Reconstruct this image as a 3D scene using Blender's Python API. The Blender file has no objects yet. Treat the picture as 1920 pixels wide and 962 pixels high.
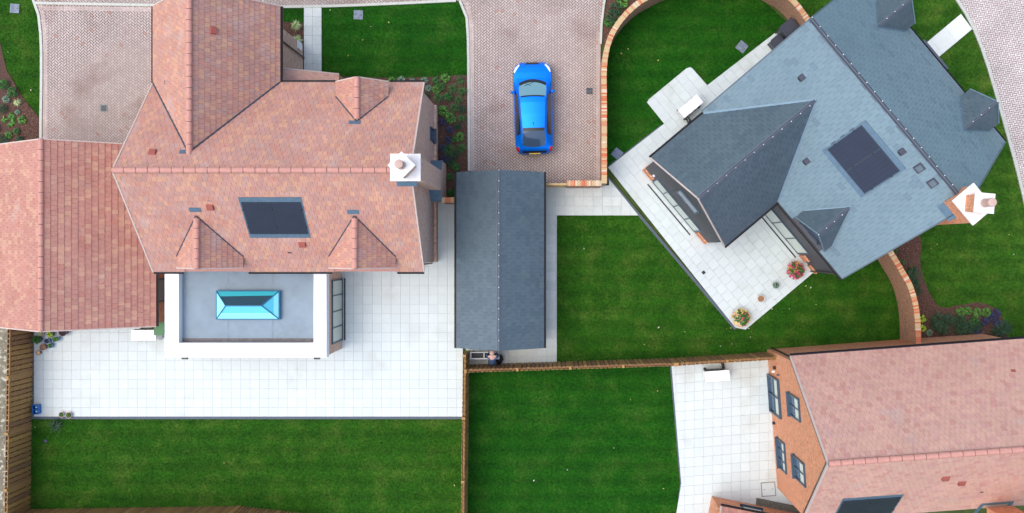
import bpy, math, random
import numpy as np
from mathutils import Vector, Matrix
random.seed(7)
rng = np.random.default_rng(7)
SC = bpy.context.scene
COL = SC.collection
R = math.radians

# ------------------------------------------------------------------ camera, world, sun, exposure
S, H = 0.0255, 46.0            # metres per photo pixel on the ground, height of the drone
NX, NY = 1041.0, 463.0         # photo pixel straight below the drone
cam = bpy.data.cameras.new('camera')
cam.sensor_width = 36.0
cam.lens = 36.0 * (H / S) / 1920.0
cam.shift_x = (960 - NX) / 1920.0
cam.shift_y = (NY - 481) / 1920.0
cam.clip_start = 0.5
cam.clip_end = 2000
camo = bpy.data.objects.new('camera', cam)
camo.location = (0, 0, H)
COL.objects.link(camo)
SC.camera = camo

SUN_EL, SUN_AZ = 68.0, 262.0   # azimuth clockwise from north (+Y)
W = bpy.data.worlds.new('World')
SC.world = W
W.use_nodes = True
wn = W.node_tree.nodes
sky = wn.new('ShaderNodeTexSky')
sky.sky_type = 'NISHITA'
sky.sun_disc = False
sky.sun_elevation = R(SUN_EL)
sky.sun_rotation = R(SUN_AZ)
sky.air_density = 1.0
sky.dust_density = 3.0
sky.ozone_density = 1.0
wn['Background'].inputs['Strength'].default_value = 0.15
W.node_tree.links.new(sky.outputs[0], wn['Background'].inputs['Color'])
sun = bpy.data.lights.new('sun', 'SUN')
sun.energy = 0.65
sun.angle = R(70)
sun.color = (1.0, 0.96, 0.87)
suno = bpy.data.objects.new('sun', sun)
az = R(SUN_AZ)
sdir = Vector((math.sin(az) * math.cos(R(SUN_EL)), math.cos(az) * math.cos(R(SUN_EL)), math.sin(R(SUN_EL))))
suno.rotation_euler = sdir.to_track_quat('Z', 'Y').to_euler()
suno.location = (-30, 10, 40)
COL.objects.link(suno)
SC.view_settings.view_transform = 'Standard'
SC.view_settings.look = 'None'
SC.view_settings.exposure = 1.02
SC.view_settings.gamma = 1.0
SC.cycles.max_bounces = 6

# ------------------------------------------------------------------ helpers
def P(px, py, z=0.0):
    k = (H - z) / H * S
    return Vector(((px - NX) * k, (NY - py) * k, z))

def G(px, py):
    p = P(px, py)
    return (p.x, p.y)

def lin(c):
    c = c / 255.0
    return c / 12.92 if c <= 0.04045 else ((c + 0.055) / 1.055) ** 2.4

def C(r, g, b, f=0.8):
    return (lin(r) * f, lin(g) * f, lin(b) * f, 1.0)

_mats = {}
def mat(name, col, rough=0.7, metal=0.0, var=0.0, vscale=3.0, bump=0.0, bscale=60.0, coat=0.0, spec=0.5, ramp=None, patch=0.0, pscale=0.25, grain=None):
    """principled material; ramp = per-piece colours, var = soft noise tint, patch = big tone patches"""
    if name in _mats:
        return _mats[name]
    m = bpy.data.materials.new(name)
    m.use_nodes = True
    nt = m.node_tree
    N, L = nt.nodes, nt.links
    b = N['Principled BSDF']
    b.inputs['Roughness'].default_value = rough
    b.inputs['Metallic'].default_value = metal
    b.inputs['Specular IOR Level'].default_value = spec
    b.inputs['Coat Weight'].default_value = coat
    b.inputs['Coat Roughness'].default_value = 0.08
    geo = N.new('ShaderNodeNewGeometry')
    src = None
    if ramp:
        oi = N.new('ShaderNodeObjectInfo')
        ad = N.new('ShaderNodeMath'); ad.operation = 'ADD'
        L.new(geo.outputs['Random Per Island'], ad.inputs[0]); L.new(oi.outputs['Random'], ad.inputs[1])
        fr = N.new('ShaderNodeMath'); fr.operation = 'FRACT'
        L.new(ad.outputs[0], fr.inputs[0])
        cr = N.new('ShaderNodeValToRGB'); cr.color_ramp.interpolation = 'CONSTANT'
        els = cr.color_ramp.elements
        tot = sum(w for w, _ in ramp); acc = 0
        for i, (w, c) in enumerate(ramp):
            e = els[0] if i == 0 else els.new(0.5)
            e.position = acc / tot
            e.color = c
            acc += w
        # drop the spare default element
        if len(els) > len(ramp):
            els.remove(els[len(els) - 1])
        L.new(fr.outputs[0], cr.inputs[0])
        src = cr.outputs[0]
    else:
        rgb = N.new('ShaderNodeRGB'); rgb.outputs[0].default_value = col
        src = rgb.outputs[0]
    def noise(scale, detail=4):
        n = N.new('ShaderNodeTexNoise'); n.inputs['Scale'].default_value = scale
        n.inputs['Detail'].default_value = detail
        L.new(geo.outputs['Position'], n.inputs['Vector'])
        return n
    def modulate(src, fac_out, amount):
        mr = N.new('ShaderNodeMapRange')
        mr.inputs['From Min'].default_value = 0.3; mr.inputs['From Max'].default_value = 0.7
        mr.inputs['To Min'].default_value = 1 - amount; mr.inputs['To Max'].default_value = 1 + amount
        L.new(fac_out, mr.inputs['Value'])
        mx = N.new('ShaderNodeVectorMath'); mx.operation = 'SCALE'
        L.new(src, mx.inputs[0]); L.new(mr.outputs[0], mx.inputs['Scale'])
        return mx.outputs[0]
    if patch:
        src = modulate(src, noise(pscale, 3).outputs['Fac'], patch)
    if var:
        src = modulate(src, noise(vscale, 6).outputs['Fac'], var)
    if grain:
        # grain = (colour, scale, low, high): scattered stain
        n = noise(grain[1], 8)
        mr = N.new('ShaderNodeMapRange')
        mr.inputs['From Min'].default_value = grain[2]; mr.inputs['From Max'].default_value = grain[3]
        L.new(n.outputs['Fac'], mr.inputs['Value'])
        mx = N.new('ShaderNodeMix'); mx.data_type = 'RGBA'
        L.new(mr.outputs[0], mx.inputs['Factor']); L.new(src, mx.inputs['A'])
        mx.inputs['B'].default_value = grain[0]
        src = mx.outputs['Result']
    L.new(src, b.inputs['Base Color'])
    if bump:
        n = noise(bscale, 4)
        bp = N.new('ShaderNodeBump'); bp.inputs['Strength'].default_value = bump; bp.inputs['Distance'].default_value = 0.02
        L.new(n.outputs['Fac'], bp.inputs['Height']); L.new(bp.outputs[0], b.inputs['Normal'])
    _mats[name] = m
    return m

def brick_mat(name, c1, c2, mortar, var=0.18, dark=None):
    if name in _mats:
        return _mats[name]
    m = bpy.data.materials.new(name); m.use_nodes = True
    N, L = m.node_tree.nodes, m.node_tree.links
    b = N['Principled BSDF']; b.inputs['Roughness'].default_value = 0.85
    uv = N.new('ShaderNodeUVMap')
    bt = N.new('ShaderNodeTexBrick')
    bt.inputs['Color1'].default_value = c1; bt.inputs['Color2'].default_value = c2; bt.inputs['Mortar'].default_value = mortar
    bt.inputs['Scale'].default_value = 1.0
    bt.inputs['Brick Width'].default_value = 0.225; bt.inputs['Row Height'].default_value = 0.075
    bt.inputs['Mortar Size'].default_value = 0.009; bt.inputs['Mortar Smooth'].default_value = 0.2
    L.new(uv.outputs[0], bt.inputs['Vector'])
    geo = N.new('ShaderNodeNewGeometry')
    n = N.new('ShaderNodeTexNoise'); n.inputs['Scale'].default_value = 9; n.inputs['Detail'].default_value = 6
    mp = N.new('ShaderNodeMapping'); mp.inputs['Scale'].default_value = (1, 1, 3)
    L.new(geo.outputs['Position'], mp.inputs['Vector']); L.new(mp.outputs[0], n.inputs['Vector'])
    mr = N.new('ShaderNodeMapRange'); mr.inputs['From Min'].default_value = .3; mr.inputs['From Max'].default_value = .7
    mr.inputs['To Min'].default_value = 1 - var; mr.inputs['To Max'].default_value = 1 + var
    L.new(n.outputs['Fac'], mr.inputs['Value'])
    sc = N.new('ShaderNodeVectorMath'); sc.operation = 'SCALE'
    L.new(bt.outputs['Color'], sc.inputs[0]); L.new(mr.outputs[0], sc.inputs['Scale'])
    src = sc.outputs[0]
    if dark:
        n2 = N.new('ShaderNodeTexNoise'); n2.inputs['Scale'].default_value = 6; n2.inputs['Detail'].default_value = 2
        mp2 = N.new('ShaderNodeMapping'); mp2.inputs['Scale'].default_value = (1, 4, 1)
        L.new(uv.outputs[0], mp2.inputs['Vector']); L.new(mp2.outputs[0], n2.inputs['Vector'])
        m2 = N.new('ShaderNodeMapRange'); m2.inputs['From Min'].default_value = .56; m2.inputs['From Max'].default_value = .68
        L.new(n2.outputs['Fac'], m2.inputs['Value'])
        mx = N.new('ShaderNodeMix'); mx.data_type = 'RGBA'
        L.new(m2.outputs[0], mx.inputs['Factor']); L.new(src, mx.inputs['A']); mx.inputs['B'].default_value = dark
        src = mx.outputs['Result']
    L.new(src, b.inputs['Base Color'])
    bp = N.new('ShaderNodeBump'); bp.inputs['Strength'].default_value = 0.6; bp.inputs['Distance'].default_value = 0.01; bp.invert = True
    L.new(bt.outputs['Fac'], bp.inputs['Height']); L.new(bp.outputs[0], b.inputs['Normal'])
    _mats[name] = m
    return m

def glass_mat(name, col, rough=0.05, spec=1.0, metal=0.0):
    return mat(name, col, rough=rough, spec=spec, metal=metal)

# palette ----------------------------------------------------------
CLAY_A = mat('orange clay roof tile', None, rough=.6, var=.10, vscale=5, patch=.06, pscale=.6, bump=.35, bscale=45, grain=(C(208, 178, 168), 1.1, .56, .86), ramp=[
    (3, C(209, 155, 133)), (3, C(204, 146, 127)), (3, C(213, 161, 133)), (2, C(199, 149, 134)), (2, C(214, 155, 123)), (2, C(209, 154, 140)), (1.4, C(215, 170, 139)), (1.2, C(196, 154, 140)), (1.2, C(199, 137, 117))])
CLAY_G = mat('mottled clay roof tile', None, rough=.6, var=.10, vscale=5, patch=.06, pscale=.6, bump=.35, bscale=45, grain=(C(200, 172, 158), 1.0, .6, .95), ramp=[
    (3, C(199, 145, 127)), (3, C(205, 154, 130)), (3, C(194, 137, 121)), (2, C(183, 147, 132)), (1.3, C(173, 143, 132)), (1.6, C(205, 160, 127)), (1.2, C(180, 155, 137)), (1.6, C(192, 130, 113)), (1, C(168, 135, 123))])
CLAY_C = mat('pink clay roof tile', None, rough=.6, var=.09, vscale=5, patch=.06, pscale=.6, bump=.35, bscale=45, grain=(C(206, 180, 172), 1.0, .6, .95), ramp=[
    (3, C(220, 172, 155)), (3, C(215, 164, 150)), (3, C(220, 173, 153)), (2, C(208, 164, 154)), (.8, C(215, 183, 162)), (1.4, C(201, 164, 155)), (2, C(213, 157, 141)), (1.4, C(221, 166, 144))])
CLAY_RIDGE = mat('terracotta ridge tile', C(208, 150, 134), rough=.7, var=.08, vscale=8, bump=.1)
MORTAR = mat('pale verge mortar', C(216, 196, 184), rough=.9, var=.15, vscale=20)
SLATE = mat('pale blue grey roof slate', None, rough=.45, spec=.5, var=.06, vscale=10, patch=.06, pscale=.45, bump=.25, bscale=30, ramp=[
    (5, C(118, 142, 152)), (4, C(122, 146, 155)), (3, C(114, 139, 150)), (2, C(120, 141, 152)), (1, C(111, 134, 145)), (.8, C(124, 149, 154))])
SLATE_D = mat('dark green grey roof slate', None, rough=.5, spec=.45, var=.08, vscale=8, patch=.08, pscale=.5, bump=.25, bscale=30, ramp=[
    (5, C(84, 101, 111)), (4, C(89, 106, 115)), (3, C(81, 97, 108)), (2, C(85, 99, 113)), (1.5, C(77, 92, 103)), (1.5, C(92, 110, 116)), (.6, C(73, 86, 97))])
SLATE_RIDGE = mat('grey slate ridge', C(98, 112, 122), rough=.5, var=.06)
LEAD = mat('blue grey lead', C(100, 126, 144), rough=.45, metal=.2, var=.12, vscale=6)
LEAD_DARK = mat('dark lead valley', C(68, 70, 84), rough=.6, var=.1)
LEAD_PALE = mat('pale lead valley', C(128, 154, 168), rough=.4, metal=.2, var=.1)
WHITE = mat('white painted render', C(250, 250, 250, .9), rough=.6, var=.015)
CAPSTONE = mat('pale cast stone', C(244, 240, 234, .88), rough=.8, var=.04, vscale=8)
BLACK = mat('black plastic gutter', C(26, 26, 32), rough=.4)
DARKGREY = mat('dark grey cladding', C(84, 84, 88), rough=.6, var=.06, vscale=5)
FRAME_BLUE = mat('blue grey aluminium frame', C(60, 84, 102), rough=.4, metal=.1)
FRAME_DARK = mat('anthracite frame', C(52, 60, 70), rough=.4)
GLASS = glass_mat('window glass', C(216, 224, 208, .95), .35, .4)  # pale base colour stands in for bright reflections on the panes
GLASS_DK = glass_mat('dark window glass', C(62, 94, 126), .2, .4)
BRICK_A = brick_mat('buff brown brickwork', C(232, 192, 166, .9), C(212, 166, 142, .9), C(230, 208, 188, .9), var=.28, dark=C(176, 138, 122, .9))
BRICK_O = brick_mat('orange brickwork', C(228, 150, 104, .95), C(214, 128, 86, .95), C(224, 186, 154, .95), var=.34, dark=C(164, 112, 84, .9))
BRICK_W = brick_mat('weathered garden brickwork', C(206, 148, 112), C(174, 124, 98), C(206, 180, 154), var=.3, dark=C(128, 100, 88))
COPING = mat('coping brick', None, rough=.85, var=.12, vscale=25, bump=.3, ramp=[
    (4, C(214, 146, 104)), (3, C(216, 112, 72)), (4, C(214, 184, 136)), (2, C(92, 82, 82)), (2.4, C(232, 208, 178)), (1.6, C(186, 104, 76))])
MORTAR_D = mat('coping mortar', C(200, 184, 162), rough=.95, var=.1, vscale=20)
SLAB = mat('pale porcelain slab', None, grain=(C(204, 208, 196, .7), .6, .56, .85), rough=.55, var=.015, vscale=5, patch=.02, pscale=.35, ramp=[
    (5, C(226, 237, 234, .72)), (4, C(223, 234, 232, .72)), (3, C(228, 239, 237, .72)), (2, C(218, 230, 228, .72))])
SLAB_S = mat('grey stone slab', None, rough=.75, var=.05, vscale=7, patch=.05, pscale=.5, ramp=[
    (5, C(216, 222, 216)), (4, C(209, 216, 210)), (3, C(221, 226, 220)), (2, C(204, 212, 206))])
JOINT_A = mat('pale slab joint bed', C(222, 228, 224, .72), rough=.95, grain=(C(120, 118, 110, .7), .55, .56, .74))
SLAB_W = mat('white concrete slab', None, rough=.8, var=.03, vscale=5, ramp=[(1, C(238, 242, 234, .8)), (1, C(232, 236, 228, .8))])
JOINT = mat('slab joint bed', C(214, 220, 214, .7), rough=.95, grain=(C(118, 116, 106, .7), .9, .5, .7))
EDGE = mat('dark edging strip', C(86, 96, 108), rough=.7, var=.12, vscale=9)
PAVER = mat('herringbone paver', None, rough=.85, var=.06, vscale=12, grain=(C(158, 128, 116), .55, .52, .86), patch=.10, pscale=.35, bump=.3, bscale=50, ramp=[
    (6, C(205, 188, 179)), (4, C(197, 180, 171)), (3, C(211, 196, 187)), (2, C(193, 170, 163)), (1.5, C(189, 184, 177)), (.6, C(197, 156, 141)), (.15, C(197, 134, 117))])
PAVER_R = mat('road paver', None, rough=.85, var=.10, vscale=12, patch=.12, pscale=.5, bump=.3, bscale=50, ramp=[
    (5, C(226, 214, 208)), (4, C(220, 206, 200)), (3, C(230, 220, 212)), (2, C(214, 196, 194))])
SAND = mat('jointing sand', C(100, 88, 82), rough=1, var=.15, vscale=8)
KERB = mat('pale concrete kerb', C(204, 206, 194), rough=.85, var=.08, vscale=9)
SOIL = mat('bare soil', C(104, 92, 78), rough=1, var=.3, vscale=2.5, patch=.2)
BARK = mat('bark mulch', C(92, 66, 56), rough=1, var=.35, vscale=14, bump=.6, bscale=60)
CHIP = mat('bark chip', None, rough=.95, ramp=[(4, C(96, 66, 56)), (3, C(120, 88, 74)), (3, C(70, 52, 48)), (1, C(158, 128, 106)), (.4, C(196, 164, 140))])
GRAVEL = mat('grey gravel', None, rough=.95, ramp=[(4, C(140, 138, 126)), (3, C(112, 112, 104)), (3, C(166, 162, 148)), (1, C(84, 84, 80))])
BOARD = mat('stained fence board', None, rough=.8, var=.15, vscale=16, bump=.3, bscale=70, ramp=[
    (4, C(164, 122, 76)), (3, C(150, 112, 76)), (3, C(174, 134, 78)), (2, C(136, 104, 78)), (1.4, C(188, 146, 84)), (.6, C(120, 88, 70))])
POSTM = mat('fence post timber', C(178, 136, 80), rough=.8, var=.15, vscale=12)
GATEM = mat('pale gate timber', C(204, 172, 120), rough=.7, var=.12, vscale=12)
CLAYPOT = mat('red vent tile', C(166, 88, 76), rough=.7, var=.08)
POTTERY = mat('terracotta chimney pot', C(208, 176, 160), rough=.8, var=.08)
IRON = mat('grey iron cover', C(104, 112, 120), rough=.6, metal=.4, var=.2, vscale=10)
PANEL = mat('black solar cells', C(44, 50, 68), rough=.3, spec=.4, var=.08, vscale=1.5)

# ------------------------------------------------------------------ mesh builder
class MB:
    def __init__(s, M=None):
        s.v, s.f, s.mi = [], [], []
        s.M = M or Matrix.Identity(4)
        s.m = 0
    def pts(s, pts):
        a = len(s.v)
        s.v += [s.M @ Vector(p) for p in pts]
        return a
    def face(s, pts):
        a = s.pts(pts); s.f.append(tuple(range(a, a + len(pts)))); s.mi.append(s.m)
        return s
    def box(s, x0, x1, y0, y1, z0, z1):
        a = s.pts([(x0, y0, z0), (x1, y0, z0), (x1, y1, z0), (x0, y1, z0), (x0, y0, z1), (x1, y0, z1), (x1, y1, z1), (x0, y1, z1)])
        for q in ((0, 3, 2, 1), (4, 5, 6, 7), (0, 1, 5, 4), (1, 2, 6, 5), (2, 3, 7, 6), (3, 0, 4, 7)):
            s.f.append(tuple(a + i for i in q)); s.mi.append(s.m)
        return s
    def prism(s, poly, z0, z1):
        """poly = list of (x, y) counter-clockwise"""
        n = len(poly)
        if area2(poly) < 0: poly = poly[::-1]
        a = s.pts([(x, y, z0) for x, y in poly] + [(x, y, z1) for x, y in poly])
        s.f.append(tuple(a + n + i for i in range(n))); s.mi.append(s.m)
        s.f.append(tuple(a + i for i in reversed(range(n)))); s.mi.append(s.m)
        for i in range(n):
            j = (i + 1) % n
            s.f.append((a + i, a + j, a + n + j, a + n + i)); s.mi.append(s.m)
        return s
    def slab3(s, poly, th):
        """3D planar polygon thickened downwards by th"""
        n = len(poly)
        a = s.pts(list(poly) + [Vector(p) - Vector((0, 0, th)) for p in poly])
        s.f.append(tuple(a + i for i in range(n))); s.mi.append(s.m)
        s.f.append(tuple(a + n + i for i in reversed(range(n)))); s.mi.append(s.m)
        for i in range(n):
            j = (i + 1) % n
            s.f.append((a + j, a + i, a + n + i, a + n + j)); s.mi.append(s.m)
        return s
    def tube(s, p, q, r, n=8, r2=None, cap=True):
        p, q = Vector(p), Vector(q)
        r2 = r if r2 is None else r2
        d = (q - p).normalized()
        u = d.orthogonal().normalized(); w = d.cross(u)
        ring = [(math.cos(2 * math.pi * i / n), math.sin(2 * math.pi * i / n)) for i in range(n)]
        a = s.pts([p + (u * c + w * t) * r for c, t in ring] + [q + (u * c + w * t) * r2 for c, t in ring])
        for i in range(n):
            j = (i + 1) % n
            s.f.append((a + i, a + j, a + n + j, a + n + i)); s.mi.append(s.m)
        if cap:
            s.f.append(tuple(a + i for i in reversed(range(n)))); s.mi.append(s.m)
            s.f.append(tuple(a + n + i for i in range(n))); s.mi.append(s.m)
        return s
    def lathe(s, prof, c=(0, 0), n=16, sx=1, sy=1, ang=0):
        """prof = [(r, z)...]"""
        a = len(s.v); k = len(prof)
        ca, sa = math.cos(ang), math.sin(ang)
        for r, z in prof:
            for i in range(n):
                t = 2 * math.pi * i / n
                x, y = r * math.cos(t) * sx, r * math.sin(t) * sy
                s.v.append(s.M @ Vector((c[0] + x * ca - y * sa, c[1] + x * sa + y * ca, z)))
        for j in range(k - 1):
            for i in range(n):
                i2 = (i + 1) % n
                s.f.append((a + j * n + i, a + j * n + i2, a + (j + 1) * n + i2, a + (j + 1) * n + i)); s.mi.append(s.m)
        return s
    def mesh(s, name, mats, org=(0, 0, 0), smooth=False):
        me = bpy.data.meshes.new(name)
        o = Vector(org)
        me.from_pydata([v - o for v in s.v], [], s.f)
        mats = mats if isinstance(mats, (list, tuple)) else [mats]
        for m in mats: me.materials.append(m)
        if len(mats) > 1:
            me.polygons.foreach_set('material_index', s.mi)
        auto_uv(me, o)
        if smooth:
            me.polygons.foreach_set('use_smooth', [True] * len(me.polygons))
        me.update()
        return me
    def build(s, name, mats, parent=None, kind=None, smooth=False, org=None):
        o = org if org is not None else (root_org(parent) if parent is not None else (0, 0, 0))
        ob = bpy.data.objects.new(name, s.mesh(name, mats, o, smooth))
        if parent is None:
            ob.location = o
        else:
            ob.parent = parent
        if kind: ob['kind'] = kind
        COL.objects.link(ob)
        return ob

def auto_uv(me, org):
    n = len(me.polygons)
    if n == 0: return
    uvl = me.uv_layers.new(name='UVMap')
    nl = len(me.loops)
    li = np.empty(nl, int); me.loops.foreach_get('vertex_index', li)
    co = np.empty(len(me.vertices) * 3); me.vertices.foreach_get('co', co)
    co = co.reshape(-1, 3) + np.array(org)
    nr = np.empty(n * 3); me.polygons.foreach_get('normal', nr); nr = nr.reshape(-1, 3)
    tot = np.empty(n, int); me.polygons.foreach_get('loop_total', tot)
    fn = np.repeat(nr, tot, axis=0)
    p = co[li]
    tx, ty = -fn[:, 1], fn[:, 0]
    ln = np.sqrt(tx * tx + ty * ty) + 1e-9
    u = np.where(np.abs(fn[:, 2]) > .8, p[:, 0], (p[:, 0] * tx + p[:, 1] * ty) / ln)
    v = np.where(np.abs(fn[:, 2]) > .8, p[:, 1], p[:, 2])
    uvl.data.foreach_set('uv', np.stack([u, v], 1).ravel())

def root_org(o):
    while o.parent: o = o.parent
    return Vector(o.location)

def area2(p):
    return sum(p[i][0] * p[(i + 1) % len(p)][1] - p[(i + 1) % len(p)][0] * p[i][1] for i in range(len(p)))

def inside(p, poly):
    x, y = p; r = False; n = len(poly); j = n - 1
    for i in range(n):
        xi, yi = poly[i][0], poly[i][1]; xj, yj = poly[j][0], poly[j][1]
        if (yi > y) != (yj > y) and x < (xj - xi) * (y - yi) / (yj - yi) + xi: r = not r
        j = i
    return r

def clip(subject, clipper):
    """Sutherland-Hodgman: subject any polygon, clipper convex"""
    if area2(clipper) < 0: clipper = clipper[::-1]
    out = list(subject)
    for i in range(len(clipper)):
        a, b = clipper[i], clipper[(i + 1) % len(clipper)]
        ex, ey = b[0] - a[0], b[1] - a[1]
        inp, out = out, []
        if not inp: return []
        def sd(p): return ex * (p[1] - a[1]) - ey * (p[0] - a[0])
        for k in range(len(inp)):
            p, q = inp[k], inp[(k + 1) % len(inp)]
            dp, dq = sd(p), sd(q)
            if dp >= 0: out.append(p)
            if (dp > 0 and dq < 0) or (dp < 0 and dq > 0):
                t = dp / (dp - dq)
                out.append((p[0] + (q[0] - p[0]) * t, p[1] + (q[1] - p[1]) * t))
    res = []
    for p in out:
        if not res or abs(p[0] - res[-1][0]) + abs(p[1] - res[-1][1]) > 1e-5: res.append(p)
    if len(res) > 2 and abs(res[0][0] - res[-1][0]) + abs(res[0][1] - res[-1][1]) < 1e-5: res.pop()
    return res if len(res) > 2 and abs(area2(res)) > 1e-4 else []

def thing(name, label, cat, loc=(0, 0, 0), group=None):
    o = bpy.data.objects.new(name, None); COL.objects.link(o)
    o.location = loc; o.empty_display_size = .2
    o['label'] = label; o['category'] = cat
    if group: o['group'] = group
    return o

def tag(o, label, cat, group=None):
    o['label'] = label; o['category'] = cat
    if group: o['group'] = group
    return o

def inst(name, me, parent, M, org=None):
    """one more object of a shared mesh, placed by the world matrix M under parent"""
    ob = bpy.data.objects.new(name, me)
    if parent is not None:
        ob.parent = parent
        ob.matrix_local = Matrix.Translation(-root_org(parent)) @ M
    else:
        ob.matrix_world = M
    COL.objects.link(ob)
    return ob

def frame(ox, oy, ang_or_axis, oz=0):
    if isinstance(ang_or_axis, (int, float)):
        c, s = math.cos(ang_or_axis), math.sin(ang_or_axis)
    else:
        c, s = ang_or_axis
        l = math.hypot(c, s); c, s = c / l, s / l
    return Matrix(((c, -s, 0, ox), (s, c, 0, oy), (0, 0, 1, oz), (0, 0, 0, 1)))

# ------------------------------------------------------------------ roofs
def ray_plane(px, py, M, p0, n):
    """photo pixel -> point (in frame M) where its view ray meets the plane through p0 with normal n (both in M)"""
    o = M.inverted() @ Vector((0, 0, H))
    d = (M.inverted().to_3x3() @ (P(px, py) - Vector((0, 0, H))))
    t = (Vector(p0) - o).dot(n) / d.dot(n)
    return o + d * t

class Slope:
    """a planar roof face; poly = 3D points in frame M, the first two along the eave, counter-clockwise from above"""
    def __init__(s, M, poly):
        s.M = M
        s.poly = [Vector(p) for p in poly]
        s.o = s.poly[0]
        s.u = (s.poly[1] - s.poly[0]).normalized()
        s.n = s.u.cross(s.poly[2] - s.poly[1]).normalized()
        s.v = s.n.cross(s.u)
        R3 = Matrix((s.u, s.v, s.n)).transposed().to_4x4()
        s.T = M @ Matrix.Translation(s.o) @ R3        # (u, v, n) -> world
        s.uv = [((p - s.o).dot(s.u), (p - s.o).dot(s.v)) for p in s.poly]
    def at(s, px, py):
        p = ray_plane(px, py, s.M, s.o, s.n)
        return ((p - s.o).dot(s.u), (p - s.o).dot(s.v))

def tile_roof(slopes, parent, material, w, g, t, hole_map=(), nbest=300, name='roof_tile', off=0.0):
    full = MB(); G_ = .004
    top = lambda y, y0: t * (1 - (y - y0) / g) + .004
    full.face([(G_, 0, t), (w - G_, 0, t), (w - G_, g, .004), (G_, g, .004)])
    full.face([(G_, 0, -.01), (w - G_, 0, -.01), (w - G_, 0, t), (G_, 0, t)])
    full.face([(G_, g, -.005), (G_, 0, -.01), (G_, 0, t), (G_, g, .004)])
    full.face([(w - G_, 0, -.01), (w - G_, g, -.005), (w - G_, g, .004), (w - G_, 0, t)])
    fm = full.mesh(name, material)
    # weld corners so that one tile is one island
    whole, rest = [], MB()
    for si, sl in enumerate(slopes):
        holes = hole_map.get(si, ()) if isinstance(hole_map, dict) else hole_map
        us = [p[0] for p in sl.uv]; vs = [p[1] for p in sl.uv]
        rest.M = sl.T
        r = 0; v0 = off
        rr = random.Random(int(sl.o.x * 100) + 5)
        while v0 < max(vs):
            sh = (r % 2) * w / 2
            u0 = min(us) - w + sh
            while u0 < max(us):
                rect = [(u0, v0), (u0 + w, v0), (u0 + w, v0 + g), (u0, v0 + g)]
                q = clip(rect, sl.uv)
                if q:
                    c = sl.T @ Vector((u0 + w / 2, v0 + g / 2, 0))
                    cs = [sl.T @ Vector((a, b, 0)) for a, b in rect]
                    if not any(all(inside((p.x, p.y), h) for p in cs) for h in holes):
                        lift = rr.uniform(0, .005)
                        if len(q) == 4 and abs(abs(area2(q)) - 2 * w * g) < 1e-4:
                            d = Vector((0, 0, H)) - c
                            nn = sl.T.to_3x3() @ Vector((0, 0, 1))
                            score = nn.dot(d) / d.length ** 3
                            if abs(P(0, 0).x) < 1e9 and not in_frame(c): score *= .01
                            if any(inside((c.x, c.y), h) for h in holes): score *= .1
                            whole.append((score, sl.T @ Matrix.Translation((u0, v0, lift)), rest))
                        else:
                            add_tile(rest, q, v0, g, t, G_)
                u0 += w
            v0 += g; r += 1
    whole.sort(key=lambda x: -x[0])
    for _, T, _r in whole[:nbest]:
        inst(name, fm, parent, T)
    for _, T, _r in whole[nbest:]:
        rest.M = T
        add_tile(rest, [(0, 0), (w, 0), (w, g), (0, g)], 0, g, t, G_)
    o = rest.build(name + '_field', material, parent, kind='stuff')
    return o

def in_frame(p):
    k = H / (H - p.z) / S
    x, y = NX + p.x * k, NY - p.y * k
    return 0 < x < 1920 and 0 < y < 962

def add_tile(mb, q, v0, g, t, gap):
    if area2(q) < 0: q = q[::-1]
    n = len(q)
    cx = sum(p[0] for p in q) / n
    q = [(p[0] + (gap if p[0] < cx else -gap), p[1]) for p in q]
    a = mb.pts([(x, y, t * (1 - (y - v0) / g) + .004) for x, y in q] + [(x, y, -.01) for x, y in q])
    mb.f.append(tuple(a + i for i in range(n))); mb.mi.append(0)
    for i in range(n):
        j = (i + 1) % n
        if abs(q[i][1] - q[j][1]) < 1e-6 and q[i][1] > v0 + g * .9: continue
        mb.f.append((a + n + i, a + n + j, a + j, a + i)); mb.mi.append(0)

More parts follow.
